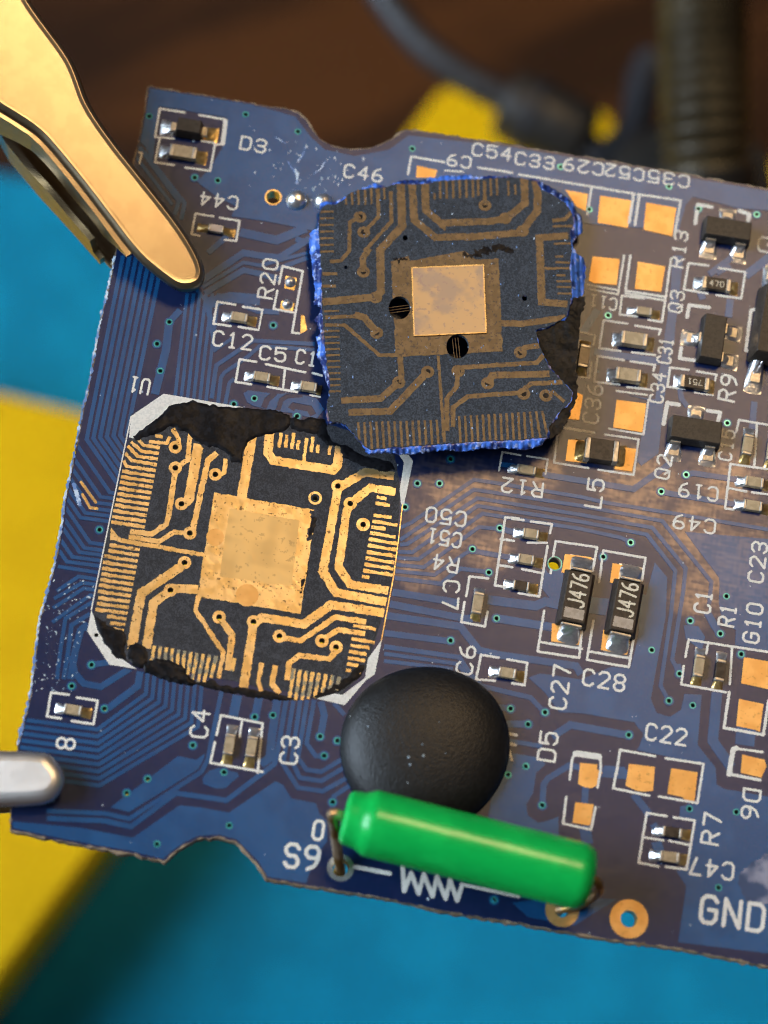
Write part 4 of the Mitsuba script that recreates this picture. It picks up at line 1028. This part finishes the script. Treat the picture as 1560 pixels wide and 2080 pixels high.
fk = thing('chip_flake', 'torn dark slab with bronze traces, copper square and ragged blue edges', 'chip fragment')
fo = rough_edge(rough_edge(farea(FL).buffer(-0.11), 0.5, 0.08, 20), 0.10, 0.025, 21)
inner = 'L1 152,400 200,345 300,335 352,300 402,235 550,208 700,200 780,172 1040,172 1110,152 1300,140 1560,128 L2 700,122 860,125 1000,150 1040,220 1130,260 1240,330 1290,420 1300,500 1270,560 1285,700 1270,850 1285,1000 1290,1075 L4 1245,290 1100,372 992,400 1012,500 1052,600 1112,720 1205,812 1292,905 1275,985 1165,1088 1100,1190 1085,1272 900,1292 700,1300 500,1308 250,1325 0,1345 L3 800,1350 565,1372 512,1335 440,1255 300,1180 235,1130 208,1010 240,850 205,600 175,200 L1 172,900 147,520'
fi = rough_edge(farea(inner).intersection(fo), 0.14, 0.02, 22)
fholes = unary_union([farea([(Q(s)[0][0] + r * math.cos(a), Q(s)[0][1] + r * 1.06 * math.sin(a)) for a in np.linspace(0, 2 * math.pi, 28)[:-1]]) for s, r in [('L1 806,1182', 22), ('L3 1278,535', 23), ('L1 853,612', 5.4), ('L2 903,1102', 5.4), ('L1 370,852', 3.5)]])
torn = rough_edge(farea('L4 1402,112 1362,300 1340,500 1322,700 1342,850 1312,1000 1240,1150 1180,1232 1110,1275 1090,1190 1165,1088 1275,985 1292,905 1205,812 1112,720 1052,600 1012,500 992,400 1100,372 1245,290 1290,130'), 0.15, 0.04, 23)
film = fo.difference(fholes).difference(torn.buffer(-0.05))


def film_mesh():
    """the blue film sags a little outside the slab's edge"""
    def z(x, y, e):
        import shapely
        d = shapely.distance(shapely.points(x, y), fi)
        w = meshkit.fbm(np.stack([x * 2.2, y * 2.2, 0 * x], -1), 3, 5) - 0.5
        rip = 0.10 * np.abs(np.sin(x * math.pi / 0.335)) * np.clip(d / 0.15, 0, 1)
        return -0.075 - np.clip(d, 0, 0.8) * 0.55 + 0.15 * w * np.clip(d / 0.2, 0, 1) + rip
    return height_sheet(film, 0.10, z, -0.34)


obj('blue_film', lift(film_mesh()), 'blue_film', fk, smooth=40, label='bright blue coating showing along the ragged edges')
obj('resin_sheet', lift(plate(fi.difference(fholes), -0.26, 0.0)), 'flake_resin', fk)
obj('torn_layer', lift(height_sheet(torn, 0.12, lambda x, y, e: -0.16 + 0.22 * (meshkit.fbm(np.stack([x * 1.5, y * 1.5, 0 * x], -1), 4, 8) - 0.5) * np.where(e, 0.7, 1), -0.4)), 'torn_black', fk, smooth=35, label='black torn underlayer on the right side')
fi2 = fi.union(film.buffer(-0.1).intersection(fi.buffer(0.28)))


def bronze(s, w, name='bronze_trace', cap='flat', zz=0.022):
    g = fline(s, w, cap)
    if g.geom_type == 'Polygon' and not g.interiors: g = rough_edge(g, 0.14, 0.014, len(s) + int(w * 3))
    m = plate(g.intersection(fi.buffer(-0.02)).difference(fholes), -0.02, zz)
    if m is not None: obj(name, lift(m), 'bronze', fk)


for s, w in [('L1 815,175 828,520 648,712 655,1050 612,1095 180,1135', 19), ('L1 908,170 925,470 1100,612 1330,602 L2 430,608 870,572 1005,395 1010,260 985,150', 18), ('L1 1012,165 1020,390 1150,500 L2 230,492 600,482 745,460 905,335 898,110', 18), ('L1 630,215 636,440 555,525 525,570', 9), ('L1 735,235 742,480 520,722', 9), ('L1 560,700 508,780 512,890', 15),
             ('L1 485,440 402,485 397,720 330,800 240,806', 9), ('L2 575,150 582,350', 8), ('L3 200,300 480,290', 9), ('L3 440,280 520,300 625,425', 17), ('L3 200,362 360,362 642,606 790,606', 9), ('L3 812,600 822,830', 13), ('L3 330,975 650,960 800,830', 16), ('L3 390,1072 730,1062 1035,742', 17), ('L3 1120,610 1170,1315', 7),
             ('L4 1058,605 1000,668 360,708 352,860 270,960 272,1222', 11), ('L4 1210,826 955,838 860,912 440,942 322,1032 318,1190', 11), ('L4 600,835 640,770 1105,758', 17), ('L4 865,585 905,545 1020,530', 13), ('L4 1120,895 1225,985', 8), ('L4 700,345 870,352 1235,302', 16), ('L2 1255,595 1022,612 1042,1135 1250,1152', 18), ('L2 1050,862 1160,862', 7), ('L2 1128,475 1230,462 1300,385 1298,300', 10), ('L1 180,905 300,905', 8), ('L1 180,1006 290,1006', 8)]:
    bronze(s, w)
for s in 'L1 485,443|L1 515,567|L2 580,350|L2 745,455|L2 885,558|L1 612,1098|L1 512,890|L3 620,425|L3 800,828|L3 1035,742|L4 362,735|L4 895,920|L4 602,835|L4 868,585|L4 1075,935'.split('|'):
    x, y = Q(s)[0]
    c = Point(PF(x, y)); g = c.buffer(13.5 * PITCH, quad_segs=7).difference(c.buffer(6 * PITCH, quad_segs=5))
    obj('bronze_ring', lift(plate(g.intersection(fi), -0.02, 0.026)), 'bronze', fk)
    obj('plug', lift(plate(c.buffer(5.6 * PITCH, quad_segs=5).intersection(fi), -0.02, 0.012)), 'torn_black', fk)
pins = [f'L1 {x},{a} {x+3},{b}' for x, a, b in [(368, 280, 345), (418, 220, 345), (470, 205, 345), (525, 200, 345), (575, 190, 340), (680, 180, 300), (1090, 250, 300), (1134, 140, 295), (1186, 140, 295), (1240, 140, 290), (1293, 135, 290), (1347, 130, 288), (1400, 130, 285), (1443, 130, 270)]]
pins += [f'L2 {x},{a} {x+3},{b}' for x, a, b in [(625, 130, 272), (675, 130, 268), (768, 150, 270), (825, 180, 262)]]
pins += [f'L1 160,{y} 272,{y-2}' for y in range(402, 770, 54)] + [f'L3 {190 + (y-250)*0.03:.0f},{y} {315 + (y-250)*0.02:.0f},{y-3}' for y in (250, *range(412, 930, 49))]
pins += [f'L2 {a}' for a in ('1130,520 1295,518', '1140,662 1290,658', '1150,766 1215,764', '1152,812 1275,815', '1160,860 1265,860', '1160,916 1235,918', '1160,966 1285,966', '1163,1012 1280,1014', '1168,1066 1282,1066')]
pins += [f'L3 {x},{1150 + (x-515)*-0.03:.0f} {x+14},{1372 - (x-515)*0.05:.0f}' for x in range(470, 1130, 49)] + [f'L4 {370 + 48*k},{1102 - 3*k} {382 + 48*k + (0 if k < 12 else 14*(k-11))},{1335 - 2*k - (0 if k < 12 else 10)}' for k in range(15)]
for s in pins: bronze(s, 5.6, 'bronze_finger')
pad = farea('L1 735,805 880,760 890,800 L2 420,720 500,790 690,782 L4 725,575 250,600 L3 775,622')
obj('thermal_pad', lift(plate(rough_edge(pad, 0.15, 0.02, 31).intersection(fi).difference(fholes), -0.02, 0.026)), 'bronze', fk)
sq = farea('L1 902,860 1490,836 1512,1392 920,1418')
sqm = lift(plate(rough_edge(sq.buffer(-0.02), 0.3, 0.008, 33), 0.0, 0.13))
obj('copper_square', sqm, 'copper_square', fk, label='raised pinkish copper square with burred rim')
rim = rough_edge(sq, 0.2, 0.012, 34).difference(sq.buffer(-0.055))
obj('square_rim', lift(plate(rim, 0.06, 0.15)), 'gold', fk)
for s, r, w in [('L1 806,1182', 22, 0), ('L3 1278,535', 23, 1)]:
    x, y = Q(s)[0]
    lines_ = []
    for j in range(3):
        o_ = (j - 1.3) * r * 0.25
        a, b = ((x - r, y + o_ + 4), (x + r, y + o_ - 2)) if not w else ((x + o_ - 3, y - r), (x + o_ + 2, y + r))
        lines_.append(LineString([PF(*a), PF(*b)]).buffer(0.013))
    g = unary_union(lines_).intersection(Point(PF(x, y)).buffer(r * PITCH * 1.02))
    obj('glass_thread', lift(plate(g, -0.25, -0.2)), 'bronze', fk)
crumbs = []
for k in range(240):
    q = (rng.uniform(640, 1170), rng.uniform(385, 890))
    xy = PF(*q)
    if not fi.contains(Point(xy)): continue
    r = abs(rng.gauss(0, 0.018)) + 0.010
    s = trimesh.creation.icosphere(0, r); s.apply_scale([1, 1 + rng.random(), 0.6]); s.apply_translation([xy[0], xy[1], 0.03]); crumbs.append(s)
obj('crumbs', lift(trimesh.util.concatenate(crumbs)), 'laminate_edge', fk, kind='stuff')
ridge = []
for s, w in [('L2 420,745 500,755 560,725 640,700 720,690 790,720', 13), ('L1 770,790 860,790', 6)]:
    g = rough_edge(polys(fline(s, w, 'round'))[0], 0.1, 0.09, 3)
    ridge.append(lift(height_sheet(g.intersection(fi), 0.1, lambda x, y, e: 0.015 + 0.06 * meshkit.fbm(np.stack([x * 4, y * 4, 0 * x], -1), 3, 4), -0.01)))
obj('residue', ridge, 'residue', fk, smooth=35)

# ------------------------------------------------------------------ clips
def jaw_plate(pxs, zfun, th, rnd):
    """a sheet-metal jaw: outline pixels at height zfun, rounded edge"""
    pts = np.array([P(x, y, zfun(x, y)) for x, y in pxs])
    g = Polygon(pts[:, :2]).buffer(0)
    # plane through the points
    A = np.column_stack([pts[:, :2], np.ones(len(pts))]); co, *_ = np.linalg.lstsq(A, pts[:, 2], rcond=None)
    rings = []
    prof = [(0.0, -th), (0.0, -rnd * 1.0), (-0.10 * rnd, -0.62 * rnd), (-0.30 * rnd, -0.30 * rnd), (-0.62 * rnd, -0.06 * rnd), (-0.95 * rnd, 0.035), (-1.15 * rnd, 0.042), (-1.9 * rnd, 0.0)]
    if rnd > 0.4: prof = prof[:4] + [(-0.62 * rnd, -0.09 * rnd), (-1.0 * rnd, 0.0)]
    base = np.array(g.exterior.segmentize(0.25).coords)[:-1]
    if not g.exterior.is_ccw: base = base[::-1]
    # inward normals
    d = np.roll(base, -1, 0) - np.roll(base, 1, 0); nrm = np.stack([-d[:, 1], d[:, 0]], 1); nrm /= np.linalg.norm(nrm, axis=1, keepdims=True)
    for off, z in prof:
        b = base - nrm * off
        rings.append(np.column_stack([b, b @ co[:2] + co[2] + z]))
    n = len(base)
    v = np.vstack(rings); f = []
    for r in range(len(rings) - 1):
        for i in range(n):
            j = (i + 1) % n
            f += [[r * n + i, r * n + j, (r + 1) * n + j], [r * n + i, (r + 1) * n + j, (r + 1) * n + i]]
    tv, tf = trimesh.creation.triangulate_polygon(Polygon(rings[-1][:, :2]), engine='earcut')
    tz = np.column_stack([tv, tv @ co[:2] + co[2]])
    top = trimesh.Trimesh(tz, tf, process=False)
    if top.face_normals[:, 2].mean() < 0: top.invert()
    return trimesh.util.concatenate([trimesh.Trimesh(v, f, process=False), top]), co, base


def smooth_px(pts, it=2):
    p = np.array(pts, float)
    for _ in range(it):
        q = np.roll(p, -1, 0)
        p = np.stack([0.75 * p + 0.25 * q, 0.25 * p + 0.75 * q], 1).reshape(-1, 2)
    return [tuple(x) for x in p]


def wall(pix_top, ztop, zbot_fun, th, inward):
    """side flange: a strip hanging below the plate's edge, its lower edge waved into teeth"""
    a = np.array([P(x, y, z) for (x, y), z in zip(pix_top, ztop)])
    d = np.gradient(a[:, :2], axis=0); nn = np.stack([-d[:, 1], d[:, 0]], 1); nn /= np.linalg.norm(nn, axis=1, keepdims=True)
    nn *= th * inward
    b = a.copy(); b[:, 2] = zbot_fun
    a2, b2 = a.copy(), b.copy(); a2[:, :2] += nn; b2[:, :2] += nn
    n = len(a); v = np.vstack([a, b, b2, a2]); f = []
    for i in range(n - 1):
        for r in range(4):
            r2 = (r + 1) % 4
            f += [[r * n + i, r2 * n + i, r2 * n + i + 1], [r * n + i, r2 * n + i + 1, r * n + i + 1]]
    f += [[0, n, 2 * n], [0, 2 * n, 3 * n], [n - 1, 3 * n - 1, 2 * n - 1], [n - 1, 4 * n - 1, 3 * n - 1]]
    return trimesh.Trimesh(v, f, process=False)


def interp_px(pts, n):
    p = np.array(pts, float); d = np.r_[0, np.cumsum(np.hypot(*np.diff(p, axis=0).T))]
    t = np.linspace(0, d[-1], n)
    return np.stack([np.interp(t, d, p[:, 0]), np.interp(t, d, p[:, 1])], 1)


up_px = [(-1180, -1700), (-900, -1330), (-420, -640), (-120, -250), (-40, -165), (30, -55), (62, 0), (84, 32), (133, 97), (152, 128), (164, 158), (183, 213), (233, 285), (287, 352), (367, 452), (405, 512), (418, 548), (411, 574), (390, 586), (360, 585), (326, 562), (273, 518), (200, 420), (147, 352), (93, 287), (67, 263), (27, 237), (-10, 215), (-160, 90), (-330, -60), (-760, -520), (-1180, -1080), (-1500, -1480)]
zu = lambda x, y: 1.55 + 0.0053 * math.hypot(x - 395, y - 575)
ck = thing('crocodile_clip', 'flat brass-lit metal clip jaw gripping the upper left edge of the board', 'clip')
mesh, co, _ = jaw_plate(smooth_px(up_px, 2), zu, 0.5, 0.26)
obj('upper_jaw', mesh, 'clip_steel', ck, smooth=45)
e_px = interp_px([(-160, 92), (-10, 217), (27, 239), (67, 265), (93, 289), (147, 354), (200, 422), (268, 514)], 90)
zt = np.array([zu(x, y) - 0.35 for x, y in e_px])
s_ = np.linspace(0, 1, 90)


def gap(s):
    return 0.30 + 1.25 * np.exp(-((s - 0.45) / 0.16) ** 2) + 0.16 * np.sin(s * math.pi * 11) * (s > 0.5)


midz = lambda s: 0.25 + 1.2 * (1 - s)
zb = midz(s_) + gap(s_) / 2
r_ = np.clip((s_ - 0.86) / 0.14, 0, 1)
zb = np.minimum(zb + (zt - 0.2 - zb) * r_, zt - 0.15)
obj('flange', wall(e_px, zt, zb, 0.35, -1), 'clip_steel', ck, smooth=40)
lo_px = [(-1500, -1420), (-1150, -1000), (-700, -420), (-260, 40), (-120, 150), (0, 262), (30, 318), (90, 390), (150, 455), (217, 532), (290, 600), (345, 600), (380, 560), (330, 500), (200, 380), (80, 250), (-60, 80), (-180, -60), (-600, -560), (-1180, -1400), (-1300, -1560)]
zl = lambda x, y: -TH - 0.25 - 0.0030 * math.hypot(x - 345, y - 590)
mesh, co, _ = jaw_plate(smooth_px(lo_px, 2), zl, 0.5, 0.25)
obj('lower_jaw', mesh, 'clip_steel', ck, smooth=45)
e2 = interp_px([(-120, 160), (0, 268), (30, 322), (90, 393), (150, 458), (214, 530)], 80)
z2 = np.array([zl(x, y) for x, y in e2])
t2 = np.linspace(0, 1, 80); q2 = 0.18 + 0.72 * t2
obj('lower_flange', wall(e2, z2 + 0.02, np.where(t2 > 0.95, np.minimum(midz(q2) - gap(q2) / 2, -TH - 0.06), np.maximum(midz(q2) - gap(q2) / 2, z2 + 0.3)), 0.35, -1), 'clip_steel', ck, smooth=40)
lw_px = [(-1900, 1430), (-900, 1490), (-340, 1512), (-200, 1516), (0, 1521), (60, 1522), (95, 1525), (112, 1542), (126, 1562), (130, 1582), (124, 1603), (106, 1622), (80, 1631), (0, 1634), (-200, 1640), (-340, 1646), (-900, 1690), (-1900, 1760)]
ck2 = thing('crocodile_clip', 'silvery rounded metal clip tip gripping the lower left edge of the board', 'clip')
zq = lambda x, y: 1.75 - 0.0016 * (130 - x)
mesh, co, _ = jaw_plate(smooth_px(lw_px, 2), zq, 0.75, 0.62)
obj('upper_jaw', mesh, 'clip_nickel', ck2, smooth=45)
e3 = interp_px([(-340, 1641), (0, 1633), (80, 1630), (108, 1620)], 50); z3 = np.array([zq(x, y) - 0.4 for x, y in e3]); t3 = np.linspace(0, 1, 50)
obj('flange', wall(e3, z3, np.maximum(z3 - 1.2, 0.08) + 0.25 * np.abs(np.sin(t3 * math.pi * 6)), 0.35, 1), 'clip_nickel', ck2, smooth=40)
zq2 = lambda x, y: -TH - 0.25 - 0.004 * (150 - x)
mesh, co, _ = jaw_plate(smooth_px([(-1900, 1440), (-900, 1500), (-340, 1530), (0, 1530), (110, 1530), (140, 1560), (150, 1590), (140, 1620), (110, 1640), (0, 1650), (-340, 1662), (-900, 1690), (-1900, 1750)], 2), zq2, 0.5, 0.3)
obj('lower_jaw', mesh, 'clip_dark', ck2, smooth=45)

# lamp shade and window frame belong to the two lights above; both are outside the picture
def shade():
    prof = [(62, 2), (68, -4), (66, -42), (46, -80), (20, -100), (18, -125)]
    p = np.array([[0, 0, -z] for r, z in prof]); return tube([[0, 0, z] for r, z in prof], [r for r, z in prof], 40, False)
labels['desk_lamp'] = {'label': 'warm desk lamp above the board, outside the picture', 'category': 'lamp'}
labels['daylight_window'] = {'label': 'daylight window to the side, outside the picture', 'category': 'window'}
sh = shade()
scene['desk_lamp__shade'] = mikit.ply(m_(sh), 'fitting_black', smooth=30, to_world=aim(LAMP_POS, LAMP_AIM))
fr = [trimesh.creation.box(extents=[w, h, 40], transform=trimesh.transformations.translation_matrix([x, y, -10])) for x, y, w, h in [(-480, 0, 60, 1120), (480, 0, 60, 1120), (0, 530, 900, 60), (0, -530, 900, 60)]]
scene['daylight_window__frame'] = mikit.ply(m_(trimesh.util.concatenate(fr)), 'silk', to_world=aim(WIN_POS, WIN_AIM))
print('entries', len(scene))
